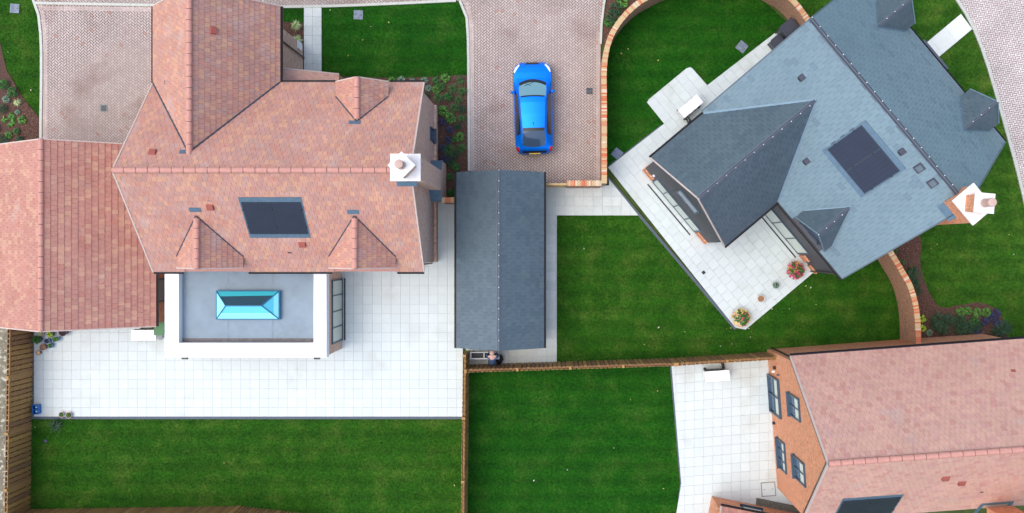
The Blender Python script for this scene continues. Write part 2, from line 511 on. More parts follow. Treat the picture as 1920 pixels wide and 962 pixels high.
def ridge(parent, M, a, b, material, r=.12, L=.46, name='ridge_tile', clips=None, angular=False, slope=1.0):
    """overlapping ridge tiles from a to b (frame M)"""
    a, b = Vector(a), Vector(b)
    d = (b - a); n = max(1, round(d.length / L)); L = d.length / n
    x = d.normalized(); y = Vector((0, 0, 1)).cross(x).normalized(); z = x.cross(y)
    Rm = Matrix((x, y, z)).transposed().to_4x4()
    mb = MB()
    if angular:
        rw = r
        prof = [(-rw, -rw * slope), (-rw * .45, -rw * .45 * slope + .012), (0, .03), (rw * .45, -rw * .45 * slope + .012), (rw, -rw * slope)]
    else:
        prof = [(-r * math.cos(t), r * math.sin(t) - .03) for t in [math.pi * i / 8 for i in range(9)]]
        prof = [(p[0], p[1] - (.03 if i in (0, 8) else 0)) for i, p in enumerate(prof)]
    k = len(prof)
    xs = [(0.012, 1.0), (L - .012, 1.0)] if not angular else [(0.005, 1.0), (L - .005, 1.0)]
    st = mb.pts([(xx, p[0] * sc, p[1] * sc) for xx, sc in xs for p in prof])
    for i in range(len(xs) - 1):
        for j in range(k - 1):
            mb.f.append((st + i * k + j, st + (i + 1) * k + j, st + (i + 1) * k + j + 1, st + i * k + j + 1)); mb.mi.append(0)
    for i in (0, len(xs) - 1):
        mb.f.append(tuple(st + i * k + j for j in range(k))); mb.mi.append(0)
    bed_ = MB(M @ Matrix.Translation(a) @ Rm)
    bed_.box(0, d.length, -r * .55, r * .55, -r * .55 * (slope if angular else .6) - .03, .0 if angular else r * .45)
    bed_.build('ridge_bedding', LEAD_DARK, parent)
    me = mb.mesh(name, material, smooth=False)
    for i in range(n):
        T = M @ Matrix.Translation(a + d * (i / n)) @ Rm
        inst(name, me, parent, T)
    if clips is not None:
        cm = MB(); cm.box(-.016, .016, -.01, .015, -.02, .045)
        cme = cm.mesh('ridge_clip', WHITE)
        for i in range(n):
            T = M @ Matrix.Translation(a + d * ((i + .03) / n)) @ Rm @ Matrix.Translation((0, clips, 0))
            inst('ridge_clip', cme, parent, T)

def strip(parent, M, a, b, wdt, material, name, lift=.03, th=.02):
    a, b = Vector(a), Vector(b)
    x = (b - a).normalized(); y = Vector((0, 0, 1)).cross(x).normalized(); z = x.cross(y)
    Rm = Matrix((x, y, z)).transposed().to_4x4()
    mb = MB(M @ Matrix.Translation(a) @ Rm)
    mb.box(0, (b - a).length, -wdt / 2, wdt / 2, lift - th, lift)
    return mb.build(name, material, parent)

def gutter(parent, M, a, b, r=.06, down=None):
    a, b = Vector(a), Vector(b)
    x = (b - a).normalized(); y = Vector((0, 0, 1)).cross(x).normalized(); z = x.cross(y)
    Rm = Matrix((x, y, z)).transposed().to_4x4()
    mb = MB(M @ Matrix.Translation(a) @ Rm)
    L = (b - a).length
    k = 7
    ring = [(math.cos(math.pi * (1 + i / (k - 1))) * r, math.sin(math.pi * (1 + i / (k - 1))) * r) for i in range(k)]
    ring += [(p[0] * .88, p[1] * .88) for p in ring[::-1]]
    n = len(ring)
    s0 = mb.pts([(0, p[0], p[1]) for p in ring] + [(L, p[0], p[1]) for p in ring])
    for i in range(n):
        j = (i + 1) % n
        mb.f.append((s0 + i, s0 + n + i, s0 + n + j, s0 + j)); mb.mi.append(0)
    mb.f.append(tuple(s0 + i for i in range(k))); mb.mi.append(0)
    mb.f.append(tuple(s0 + n + i for i in range(k))); mb.mi.append(0)
    return mb.build('gutter', BLACK, parent)

def downpipe(parent, M, x, y, z, dx=0, dy=0):
    mb = MB(M)
    mb.tube((x, y, 0.03), (x, y, z - .35), .036)
    mb.tube((x, y, z - .35), (x + dx, y + dy, z - .05), .036)
    return mb.build('downpipe', BLACK, parent)

def gable_walls(parent, M, x0, x1, y0, y1, ze, zr, material, th_drop=.06, name='wall'):
    """closed gabled wall body, ridge along local x"""
    yc = (y0 + y1) / 2
    mb = MB(M)
    pr = [(y0, 0), (y1, 0), (y1, ze), (yc, zr), (y0, ze)]
    for x, flip in ((x0, True), (x1, False)):
        q = [(x, a, b) for a, b in pr]
        mb.face(q[::-1] if flip else q)
    for i in (1, 4):
        a, b = pr[i], pr[(i + 1) % 5]
        mb.face([(x0, a[0], a[1]), (x0, b[0], b[1]), (x1, b[0], b[1]), (x1, a[0], a[1])])
    return mb.build(name, material, parent)

def window(parent, M, cx, z0, z1, wid, nx=2, nz=1, frame_m=FRAME_BLUE, glass_m=GLASS, depth=.07, sill=True, name='window', bar=.05, low_m=None):
    """window in frame M whose local +y points out of the wall, wall face at y = 0"""
    mb = MB(M); f = bar + .02
    x0, x1 = cx - wid / 2, cx + wid / 2
    d0, d1 = -.02, depth
    mb.box(x0, x1, d0, d1, z1 - f, z1); mb.box(x0, x1, d0, d1, z0, z0 + f)
    mb.box(x0, x0 + f, d0, d1 - .003, z0 + f, z1 - f); mb.box(x1 - f, x1, d0, d1 - .003, z0 + f, z1 - f)
    for i in range(1, nx):
        x = x0 + wid * i / nx
        mb.box(x - bar / 2, x + bar / 2, d0, d1 - .01, z0 + f, z1 - f)
    for i in range(1, nz):
        z = z0 + (z1 - z0) * i / nz
        mb.box(x0 + f, x1 - f, d0, d1 - .02, z - bar / 2, z + bar / 2)
    fr = mb.build(name, frame_m, parent)
    for i in range(nx):
        for j in range(nz):
            a, b = x0 + wid * i / nx, x0 + wid * (i + 1) / nx
            c, d = z0 + (z1 - z0) * j / nz, z0 + (z1 - z0) * (j + 1) / nz
            MB(M).box(a + .025, b - .025, .0, .025, c + .025, d - .025).build('pane', low_m if (low_m and j == 0) else glass_m, fr)  # low_m: darker glass for lower panes, a dark reflection put into the colour
    if sill:
        MB(M).box(x0 - .05, x1 + .05, -.02, depth + .08, z0 - .06, z0 - .003).build('sill', frame_m, fr)
    return fr

def chimney(parent, M, hw_low, zs, hw_up, proj, zcap, brick, pot_m, inner=.55):
    """chimney on a gable wall; local +y = out of the wall, x along the wall, wall face at y = 0"""
    mb = MB(M)
    mb.box(-hw_low, hw_low, -.1, proj, 0, zs)
    # sloped shoulders
    for s in (-1, 1):
        q = [(s * hw_low, zs), (s * hw_up, zs), (s * hw_up, zs + (hw_low - hw_up) * 1.3)]
        a = [(x, -.1, z) for x, z in q]; b = [(x, proj, z) for x, z in q]
        mb.face(a); mb.face(b[::-1])
        mb.face([a[0], a[2], b[2], b[0]])
    mb.box(-hw_up, hw_up, -inner + .05, proj, zs, zcap)
    ch = mb.build('chimney', brick, parent)
    for s in (-1, 1):
        ld = MB(M)
        p = [(s * (hw_low + .03), -.05, zs + .0), (s * (hw_low + .03), proj + .03, zs), (s * (hw_up - .005), proj + .03, zs + (hw_low - hw_up) * 1.3 + .05), (s * (hw_up - .005), -.05, zs + (hw_low - hw_up) * 1.3 + .05)]
        ld.slab3(p if s > 0 else p[::-1], .03)
        ld.build('lead_shoulder', LEAD, ch)
    cy = (proj - inner + .05) / 2
    MB(M).box(-hw_up - .07, hw_up + .07, -inner - .02, proj + .07, zcap + .002, zcap + .09).build('lower_cap', CAPSTONE, ch)
    M2 = M @ Matrix.Translation((0, cy, 0)) @ Matrix.Rotation(R(45), 4, 'Z')
    MB(M2).box(-.31, .31, -.31, .31, zcap + .09, zcap + .95).build('flue_stack', brick, ch)
    MB(M2).box(-.365, .365, -.365, .365, zcap + .952, zcap + 1.03).build('upper_cap', CAPSTONE, ch)
    pm = MB(M); z = zcap + 1.03
    pm.lathe([(.17, z), (.15, z + .1), (.135, z + .5), (.165, z + .53), (.165, z + .6), (.15, z + .64), (.06, z + .66), (0.001, z + .66)], c=(0, cy), n=20)
    pm.build('chimney_pot', pot_m, ch, smooth=False)
    return ch

def vent_box(parent, sl, px, py, material, w=.3, h=.26, t=.09, name='roof_vent', dark=False):
    u, v = sl.at(px, py)
    mb = MB(sl.T)
    a = mb.pts([(u - w / 2, v - h / 2, 0), (u + w / 2, v - h / 2, 0), (u + w / 2, v + h / 2, 0), (u - w / 2, v + h / 2, 0),
                (u - w / 2 + .03, v - h / 2 + .02, t), (u + w / 2 - .03, v - h / 2 + .02, t), (u + w / 2 - .03, v + h / 2 - .05, t * .7), (u - w / 2 + .03, v + h / 2 - .05, t * .7)])
    for q in ((4, 5, 6, 7), (0, 1, 5, 4), (1, 2, 6, 5), (2, 3, 7, 6), (3, 0, 4, 7)):
        mb.f.append(tuple(a + i for i in q)); mb.mi.append(0)
    o = mb.build(name, material, parent)
    if dark:
        mb = MB(sl.T)
        mb.box(u - w / 2 + .04, u + w / 2 - .04, v - h / 2 - .012, v - h / 2 + .05, .035, t + .004)
        mb.build('vent_slot', BLACK, o)
    return o

def solar(parent, sl, u0, u1, v0, v1, m=.24):
    """two panels side by side along u set into a lead-flashed tray"""
    fl = MB(sl.T)
    fl.box(u0 - .07, u1 + .07, v0 - m, v1 + m, .0, .034)
    f = fl.build('solar_array', LEAD, parent)
    um = (u0 + u1) / 2
    for a, b in ((u0, um - .008), (um + .008, u1)):
        mb = MB(sl.T); mb.box(a, b, v0, v1, .036, .07)
        pn = mb.build('solar_panel', FRAME_DARK, f)
        mb = MB(sl.T)
        nu, nv = 6, 12
        for i in range(nu):
            for j in range(nv):
                du, dv = (b - a - .05) / nu, (v1 - v0 - .05) / nv
                x, y = a + .025 + i * du, v0 + .025 + j * dv
                mb.box(x + .004, x + du - .004, y + .004, y + dv - .004, .066, .0725)
        o = mb.build('solar_cells', PANEL, f)
        o['kind'] = 'stuff'
    mb = MB(sl.T)
    for a in (u0, um, u1):
        for t in (.22, .78):
            vv = v0 + (v1 - v0) * t
            mb.box(a - .02, a + .02, vv - .03, vv + .03, .06, .088)
    mb.build('panel_clamp', BLACK, f)
    return f

def poly_in_world(M, pts):
    return [((M @ Vector((x, y, 0))).x, (M @ Vector((x, y, 0))).y) for x, y in pts]

def dormer(parent, M, xc, h, ze, zr, yf, out, host, tile_m, w, g, t, ridge_fn, front_m, valley_m, name='dormer', win=None):
    """gabled dormer; out = +1 / -1 the way its gable looks along local y; host(y) = height of the roof it sits on.
    returns the hole polygon (frame M)"""
    # where host reaches ze / zr
    def solve(z):
        a, b = yf, yf - out * 12
        for _ in range(60):
            m_ = (a + b) / 2
            if host(m_) < z: a = m_
            else: b = m_
        return (a + b) / 2
    ye, yb = solve(ze), solve(zr)
    root = None
    deck = MB(M)
    yi = yf - out * .03
    L_ = [(xc - h, yf, ze), (xc - h, ye, ze), (xc, yb, zr), (xc, yf, zr)]
    R_ = [(xc + h, ye, ze), (xc + h, yf, ze), (xc, yf, zr), (xc, yb, zr)]
    if out < 0:   # gable looks to -y: left face eave must run front->back ccw
        L_ = [(xc - h, ye, ze), (xc - h, yf, ze), (xc, yf, zr), (xc, yb, zr)]
        R_ = [(xc + h, yf, ze), (xc + h, ye, ze), (xc, yb, zr), (xc, yf, zr)]
    for q in (L_, R_):
        deck.slab3([Vector(p) - Vector((0, 0, .02)) for p in q], .10)
    hi = host(yf)
    fm = MB(M)
    yw = yf - out * .12
    zb = min(ze - .6, host(yw) - .2)
    hw = h - .1
    fr = [(xc - hw, zb), (xc + hw, zb), (xc + hw, ze - .05), (xc, zr - .15), (xc - hw, ze - .05)]
    fm.face([(x, yw, z) for x, z in (fr if out < 0 else fr[::-1])])
    for s in (-1, 1):
        fm.face([(xc + s * hw, yw, zb), (xc + s * hw, ye, host(ye) - .1), (xc + s * hw, ye, ze - .02), (xc + s * hw, yw, ze - .05)])
    root = fm.build(name, front_m, parent)
    deck.build('dormer_roof', DARKGREY, root)
    slopes = [Slope(M, L_), Slope(M, R_)]
    tile_roof(slopes, root, tile_m, w, g, t, nbest=0)
    ridge_fn(root, M, (xc, yf, zr), (xc, yb + out * .1, zr))
    for s in (-1, 1):
        strip(root, M, (xc + s * h, ye, ze), (xc, yb, zr), .05, valley_m, 'valley', lift=.045)
        # verge on the gable edge
        strip(root, M, (xc + s * (h), yf - out * .01, ze), (xc, yf - out * .01, zr), .05, MORTAR if tile_m is not SLATE_D else LEAD_PALE, 'verge', lift=.038)
    hole = [(xc - h, yf + out * .5), (xc + h, yf + out * .5), (xc + h, ye), (xc, yb), (xc - h, ye)]
    return root, poly_in_world(M, hole), (ye, yb)

# ================================================================== GROUND
def sheet(name, poly, z, material, label=None):
    mb = MB(); p = poly if area2(poly) > 0 else poly[::-1]
    mb.face([(x, y, z) for x, y in p])
    o = mb.build(name, material); o['kind'] = 'structure'
    if label: o['label'] = label
    return o

def gp(*pts):
    return [G(x, y) for x, y in pts]

g = MB(); g.face([(-400, -400, -.08), (400, -400, -.08), (400, 400, -.08), (-400, 400, -.08)])
og = g.build('ground', mat('rough grass ground', C(76, 96, 44), rough=1, var=.25, vscale=3, patch=.3, pscale=.2, bump=.4, bscale=20)); og['kind'] = 'structure'

def slabs(name, poly, z, ang, origin, size, material, nbest=300, bond=0.0, gap=.0038, hidden=(), sizey=None, th=.035, bed=True, joint=JOINT):
    """a paved area: a bed sheet as the structure object, every slab that can be told apart its own child"""
    sy = sizey or size
    if area2(poly) < 0: poly = poly[::-1]
    F = frame(origin[0], origin[1], ang)
    Fi = F.inverted()
    lp = [((Fi @ Vector((x, y, 0))).x, (Fi @ Vector((x, y, 0))).y) for x, y in poly]
    root = MB().face([(x, y, z) for x, y in poly]).build(name, joint)
    root['kind'] = 'structure'
    xs = [p[0] for p in lp]; ys = [p[1] for p in lp]
    full = MB(); full.box(gap, size - gap, gap, sy - gap, 0, th)
    fm = full.mesh('paving_slab', material)
    rest = MB(); rest.M = F
    cand = []
    j = math.floor(min(ys) / sy)
    while j * sy < max(ys):
        sh = (j * bond * size) % size
        i = math.floor((min(xs) - sh) / size) - 1
        while i * size + sh < max(xs):
            x0, y0 = i * size + sh, j * sy
            rect = [(x0, y0), (x0 + size, y0), (x0 + size, y0 + sy), (x0, y0 + sy)]
            q = clip(lp, rect)
            if q:
                c = F @ Vector((x0 + size / 2, y0 + sy / 2, 0))
                if not any(inside((c.x, c.y), h) for h in hidden):
                    if len(q) == 4 and abs(abs(area2(q)) - 2 * size * sy) < 1e-3:
                        sc = 1 if in_frame(c) else 0
                        cand.append((sc, random.random(), x0, y0))
                    else:
                        if area2(q) < 0: q = q[::-1]
                        m_ = (sum(p[0] for p in q) / len(q), sum(p[1] for p in q) / len(q))
                        q = [(p[0] + (gap if p[0] < m_[0] else -gap), p[1] + (gap if p[1] < m_[1] else -gap)) for p in q]
                        if area2(q) > .002: rest.prism(q, z, z + th)
            i += 1
        j += 1
    cand.sort(reverse=True)
    for sc, _, x0, y0 in cand[:nbest]:
        dz = random.uniform(-.002, .002)
        inst('paving_slab', fm, root, F @ Matrix.Translation((x0, y0, z + dz)))
    for sc, _, x0, y0 in cand[nbest:]:
        rest.box(x0 + gap, x0 + size - gap, y0 + gap, y0 + sy - gap, z, z + th)
    if rest.v: rest.build('paving_slab_field', material, root, kind='stuff')
    return root

def herring(name, poly, z, material, ang=45, gap=.011, hidden=(), th=.03):
    c = .1
    F = frame(0, 0, R(ang)); Fi = F.inverted()
    root = sheet(name, poly, z, SAND)
    lp = [((Fi @ Vector((x, y, 0))).x, (Fi @ Vector((x, y, 0))).y) for x, y in poly]
    xs = [p[0] for p in lp]; ys = [p[1] for p in lp]
    mb = MB(F)
    for i in range(int(min(xs) / c) - 2, int(max(xs) / c) + 2):
        for j in range(int(min(ys) / c) - 2, int(max(ys) / c) + 2):
            s_ = (i - j) % 4
            if s_ == 0: r = (i * c, j * c, (i + 2) * c, (j + 1) * c)
            elif s_ == 2: r = (i * c, (j - 1) * c, (i + 1) * c, (j + 1) * c)
            else: continue
            cx, cy = (r[0] + r[2]) / 2, (r[1] + r[3]) / 2
            rect = [(r[0] + gap, r[1] + gap), (r[2] - gap, r[1] + gap), (r[2] - gap, r[3] - gap), (r[0] + gap, r[3] - gap)]
            ins = [inside(p, lp) for p in rect]
            if not any(ins): continue
            wc = F @ Vector((cx, cy, 0))
            if any(inside((wc.x, wc.y), h) for h in hidden): continue
            h_ = z + th + random.uniform(-.003, .003)
            q = rect
            if not all(ins):
                q = clip(lp, rect)
                if not q: continue
                if area2(q) < 0: q = q[::-1]
            n = len(q)
            a = mb.pts([(p[0], p[1], z) for p in q] + [(p[0], p[1], h_) for p in q])
            mb.f.append(tuple(a + n + k for k in range(n))); mb.mi.append(0)
            for k in range(n):
                k2 = (k + 1) % n
                mb.f.append((a + k, a + k2, a + n + k2, a + n + k)); mb.mi.append(0)
    mb.build('paver_field', material, root, kind='stuff')
    return root

def smooth_line(pts, n=6):
    """Catmull-Rom through 2D points"""
    out = []
    for i in range(len(pts) - 1):
        p0 = pts[max(i - 1, 0)]; p1 = pts[i]; p2 = pts[i + 1]; p3 = pts[min(i + 2, len(pts) - 1)]
        for k in range(n):
            t = k / n
            out.append(tuple(.5 * (2 * p1[d] + (p2[d] - p0[d]) * t + (2 * p0[d] - 5 * p1[d] + 4 * p2[d] - p3[d]) * t * t + (3 * p1[d] - p0[d] - 3 * p2[d] + p3[d]) * t ** 3) for d in (0, 1)))
    out.append(tuple(pts[-1]))
    return out

def resample(pts, step):
    out = [pts[0]]; acc = 0
    for i in range(len(pts) - 1):
        a, b = Vector(pts[i]), Vector(pts[i + 1]); L = (b - a).length
        if L == 0: continue
        d = step - acc
        while d <= L:
            out.append(tuple(a + (b - a) * (d / L))); d += step
        acc = L - (d - step)
    return out

def kerb(name, pts, w=.12, z0=-.05, z1=.055, unit=.915, material=KERB, label=None):
    """kerb stones laid along a line, each its own piece"""
    root = None
    rs = resample(pts, unit)
    mbs = MB()
    objs = []
    for i in range(len(rs) - 1):
        a, b = Vector(rs[i]), Vector(rs[i + 1])
        d = (b - a).normalized(); nrm = Vector((-d.y, d.x)) * w / 2
        a2, b2 = a + d * .004, b - d * .004
        q = [tuple(a2 - nrm), tuple(b2 - nrm), tuple(b2 + nrm), tuple(a2 + nrm)]
        mb = MB().prism(q, z0, z1 + random.uniform(-.002, .002))
        if root is None:
            root = mb.build(name, material); root['kind'] = 'structure'
        else:
            mb.build('kerb_stone', material, root)
    return root

# ---- lines shared by kerbs, lawns and drives (photo pixels on the ground)
K1 = smooth_line(gp((52, -40), (60, -8), (69, 12), (75, 42), (78, 90), (78, 160), (77, 230), (77, 300)))
K2 = smooth_line(gp((66, 6), (180, 8), (287, 10), (400, 12), (527, 13), (640, 11), (760, 6), (862, 1)))
K2b = smooth_line(gp((862, 1), (870, 12), (876, 40), (878, 90), (879, 200), (880, 350)))
K3 = smooth_line(gp((1142, -60), (1136, -10), (1130, 22), (1127, 60), (1126, 108)))
K4 = smooth_line(gp((1762, -70), (1782, -20), (1800, 8), (1824, 50), (1846, 105), (1868, 178), (1887, 245), (1906, 315), (1926, 400), (1950, 520), (1975, 700)))
kerb('kerb', K1); kerb('kerb', K2); kerb('kerb', K2b); kerb('kerb', K3, w=.10); kerb('kerb', K4, w=.14)

ROAD_TOP = gp((-60, -140), (1142, -140), (1142, -60), (1136, -10), (1130, 10), (868, 4), (862, 1), (640, 10), (527, 12), (287, 8), (66, 4), (60, -8), (52, -40), (-60, -60))
herring('road', ROAD_TOP, -.03, PAVER, ang=45)
D1 = gp((78, 60), (76, 42), (70, 14), (68, 8), (287, 12), (300, 14), (300, 300), (77, 300), (78, 160))
DRIVE1 = herring('driveway', D1, -.03, PAVER)
D2 = gp((866, 2), (1131, 8), (1127, 60), (1126, 110), (1130, 352), (880, 352), (879, 200), (877, 90), (876, 40), (871, 14))
DRIVE2 = herring('driveway', D2, -.03, PAVER)
ROAD_R = K4[::-1] + gp((1765, -110), (2160, -110), (2160, 700))
herring('road', ROAD_R, -.03, PAVER_R, ang=12)

# border courses of the drives (two rows of stretchers along the kerb)
def border(parent, pts, off, rows=2, material=PAVER):
    mb = MB()
    for r in range(rows):
        rs = resample(pts, .2)
        for i in range(len(rs) - 1):
            a, b = Vector(rs[i]), Vector(rs[i + 1])
            d = (b - a).normalized(); n = Vector((-d.y, d.x))
            o0, o1 = off + r * .1 * (1 if off > 0 else -1), off + (r + 1) * .1 * (1 if off > 0 else -1)
            sgn = 1 if off > 0 else -1
            q = [a + d * .004 + n * (o0 + .004 * sgn), b - d * .004 + n * (o0 + .004 * sgn), b - d * .004 + n * (o1 - .004 * sgn), a + d * .004 + n * (o1 - .004 * sgn)]
            mb.prism([tuple(x) for x in q], -.03, .006)
    return mb.build('border_paver', material, parent, kind='stuff')
border(DRIVE1, K1[10:], .07)
border(DRIVE2, K2b, .07)
border(DRIVE2, gp((1126, 60), (1126, 350)), -.02)
border(DRIVE1, gp((80, 9), (287, 11)), -.07)

# ---- paving
HOUSE_A_FP = [(-17.2, -.9), (-5.9, -.9), (-5.9, 6.6), (-17.2, 6.6)]
EXT_FP = [(-17.2, -4.7), (-10.4, -4.7), (-10.4, -.6), (-17.2, -.6)]
GAR_W_FP = [(-25, -3.4), (-18.6, -3.4), (-18.6, 4.4), (-25, 4.4)]
GAR_C_FP = [(-4.2, -4.3), (-.8, -4.3), (-.8, 3.2), (-4.2, 3.2)]
PAT_A = gp((64, 590), (330, 590), (330, 450), (812, 450), (812, 372), (858, 372), (868, 400), (868, 781), (64, 781))
slabs('patio', PAT_A, -.005, 0, G(856.5, 764), .4488, SLAB, hidden=[HOUSE_A_FP, EXT_FP, GAR_W_FP, GAR_C_FP], joint=JOINT_A, gap=.0035)
PATH_A = gp((570, 14), (603, 14), (603, 160), (570, 160))
slabs('path', PATH_A, -.005, 0, G(569.5, 14), .43, SLAB_S, sizey=.45)
PATH_M = gp((876, 348), (1142, 348), (1142, 336), (1197, 404), (1044, 404), (1044, 682), (874, 690))
slabs('path', PATH_M, -.004, 0, G(1024, 404), .4488, SLAB_S, nbest=200, hidden=[GAR_C_FP])

tB = Vector((.642, -.767)); nB = Vector((.767, .642))
MBF = frame(6.25, 5.80, (tB.x, tB.y))
HOUSE_B_FP = poly_in_world(MBF, [(.5, .4), (8.9, .4), (8.9, 8.6), (.5, 8.6)])
WING_B_FP = poly_in_world(MBF, [(.6, -2.6), (4.6, -2.6), (4.6, .8), (.6, .8)])
PAT_B = gp((1140, 314), (1245, 232), (1326, 160), (1476, 44), (1560, 60), (1640, 300), (1524, 512), (1398, 618), (1378, 614))
slabs('patio', PAT_B, -.003, math.atan2(tB.y, tB.x), G(1378, 613), .455, SLAB, bond=.5, hidden=[HOUSE_B_FP, WING_B_FP])
PAD = gp((1213, 192), (1217, 186), (1286, 129), (1293, 126), (1298, 128), (1326, 160), (1245, 232))
slabs('paved_pad', PAD, -.002, math.atan2(tB.y, tB.x), G(1378, 613), .455, SLAB, bond=.5)

aC = R(4.2)
MCF = frame(0, 0, aC)
PAT_C = gp((1258, 676), (1441, 664), (1480, 914), (1520, 990), (1330, 1010), (1262, 1000), (1268, 962), (1277, 906))
HC_FP = poly_in_world(MCF, [(9.9, -12.1), (23, -12.1), (23, -5.8), (9.9, -5.8)])
slabs('patio', PAT_C, -.003, R(4.9), G(1459, 914), .447, SLAB, bond=.09, hidden=[HC_FP])
PATH_R = poly_in_world(MBF, [(4.34, 8.9), (5.25, 8.9), (5.25, 13.45), (4.34, 13.5)])
slabs('path', PATH_R, -.003, math.atan2(tB.y, tB.x), ((MBF @ Vector((4.34, 8.9, 0))).x, (MBF @ Vector((4.34, 8.9, 0))).y), .9, SLAB_W, gap=.003)

# dark edging strips
def edging(px_pts, w=.12):
    pts = gp(*px_pts)
    mb = MB()
    for i in range(len(pts) - 1):
        a, b = Vector(pts[i]), Vector(pts[i + 1]); d = (b - a).normalized(); n = Vector((-d.y, d.x)) * w / 2
        mb.prism([tuple(a - n), tuple(b - n), tuple(b + n), tuple(a + n)], -.05, .022 + .004 * i)
    o = mb.build('edging_strip', EDGE); o['kind'] = 'structure'; return o
edging([(64, 783.5), (868, 783.5)]); edging([(1140, 334), (1379, 617)], .13); edging([(1258, 688), (1277, 906), (1268, 985)], .1)
edging([(1240, 235), (1140, 312)], .05)

# ---- lawns
def grass_mat(name, c1, c2, c3):
    m = bpy.data.materials.new(name); m.use_nodes = True
    N, L = m.node_tree.nodes, m.node_tree.links
    b = N['Principled BSDF']; b.inputs['Roughness'].default_value = .85; b.inputs['Specular IOR Level'].default_value = .15
    geo = N.new('ShaderNodeNewGeometry')
    n1 = N.new('ShaderNodeTexNoise'); n1.inputs['Scale'].default_value = .8; n1.inputs['Detail'].default_value = 8; n1.inputs['Roughness'].default_value = .65
    L.new(geo.outputs['Position'], n1.inputs['Vector'])
    cr = N.new('ShaderNodeValToRGB'); e = cr.color_ramp.elements
    e[0].position = .3; e[0].color = c1; e[1].position = .7; e[1].color = c3
    x = e.new(.5); x.color = c2
    L.new(n1.outputs['Fac'], cr.inputs[0])
    # turf rolls: faint oblong patches
    bt = N.new('ShaderNodeTexBrick'); bt.inputs['Scale'].default_value = 1; bt.inputs['Brick Width'].default_value = 1.9; bt.inputs['Row Height'].default_value = .62
    bt.inputs['Mortar Size'].default_value = 0; bt.inputs['Color1'].default_value = (.92, .93, .92, 1); bt.inputs['Color2'].default_value = (1.08, 1.06, 1.08, 1)
    mp = N.new('ShaderNodeMapping'); mp.inputs['Rotation'].default_value = (0, 0, R(90))
    L.new(geo.outputs['Position'], mp.inputs['Vector']); L.new(mp.outputs[0], bt.inputs['Vector'])
    n2 = N.new('ShaderNodeTexNoise'); n2.inputs['Scale'].default_value = 9; n2.inputs['Detail'].default_value = 8; n2.inputs['Roughness'].default_value = .7
    L.new(geo.outputs['Position'], n2.inputs['Vector'])
    mr = N.new('ShaderNodeMapRange'); mr.inputs['From Min'].default_value = .3; mr.inputs['From Max'].default_value = .7
    mr.inputs['To Min'].default_value = .52; mr.inputs['To Max'].default_value = 1.5
    L.new(n2.outputs['Fac'], mr.inputs['Value'])
    m1 = N.new('ShaderNodeVectorMath'); m1.operation = 'MULTIPLY'; L.new(cr.outputs[0], m1.inputs[0]); L.new(bt.outputs['Color'], m1.inputs[1])
    m2 = N.new('ShaderNodeVectorMath'); m2.operation = 'SCALE'; L.new(m1.outputs[0], m2.inputs[0]); L.new(mr.outputs[0], m2.inputs['Scale'])
    isl = N.new('ShaderNodeMapRange'); isl.inputs['To Min'].default_value = .75; isl.inputs['To Max'].default_value = 1.35
    L.new(geo.outputs['Random Per Island'], isl.inputs['Value'])
    m3 = N.new('ShaderNodeVectorMath'); m3.operation = 'SCALE'; L.new(m2.outputs[0], m3.inputs[0]); L.new(isl.outputs[0], m3.inputs['Scale'])
    wv = N.new('ShaderNodeTexWave'); wv.bands_direction = 'Y'; wv.inputs['Scale'].default_value = .42; wv.inputs['Distortion'].default_value = 1.2; wv.inputs['Detail'].default_value = 2
    L.new(geo.outputs['Position'], wv.inputs['Vector'])
    wr = N.new('ShaderNodeMapRange'); wr.inputs['To Min'].default_value = .9; wr.inputs['To Max'].default_value = 1.1
    L.new(wv.outputs['Fac'], wr.inputs['Value'])
    m4 = N.new('ShaderNodeVectorMath'); m4.operation = 'SCALE'; L.new(m3.outputs[0], m4.inputs[0]); L.new(wr.outputs[0], m4.inputs['Scale'])
    L.new(m4.outputs[0], b.inputs['Base Color'])
    _mats[name] = m
    return m
GR1 = grass_mat('lawn grass', C(29, 78, 8), C(42, 88, 13), C(70, 100, 30))
GR2 = grass_mat('deep green lawn grass', C(17, 76, 6), C(28, 84, 9), C(52, 94, 24))
GR3 = grass_mat('light lawn grass', C(38, 82, 15), C(53, 96, 21), C(82, 112, 36))

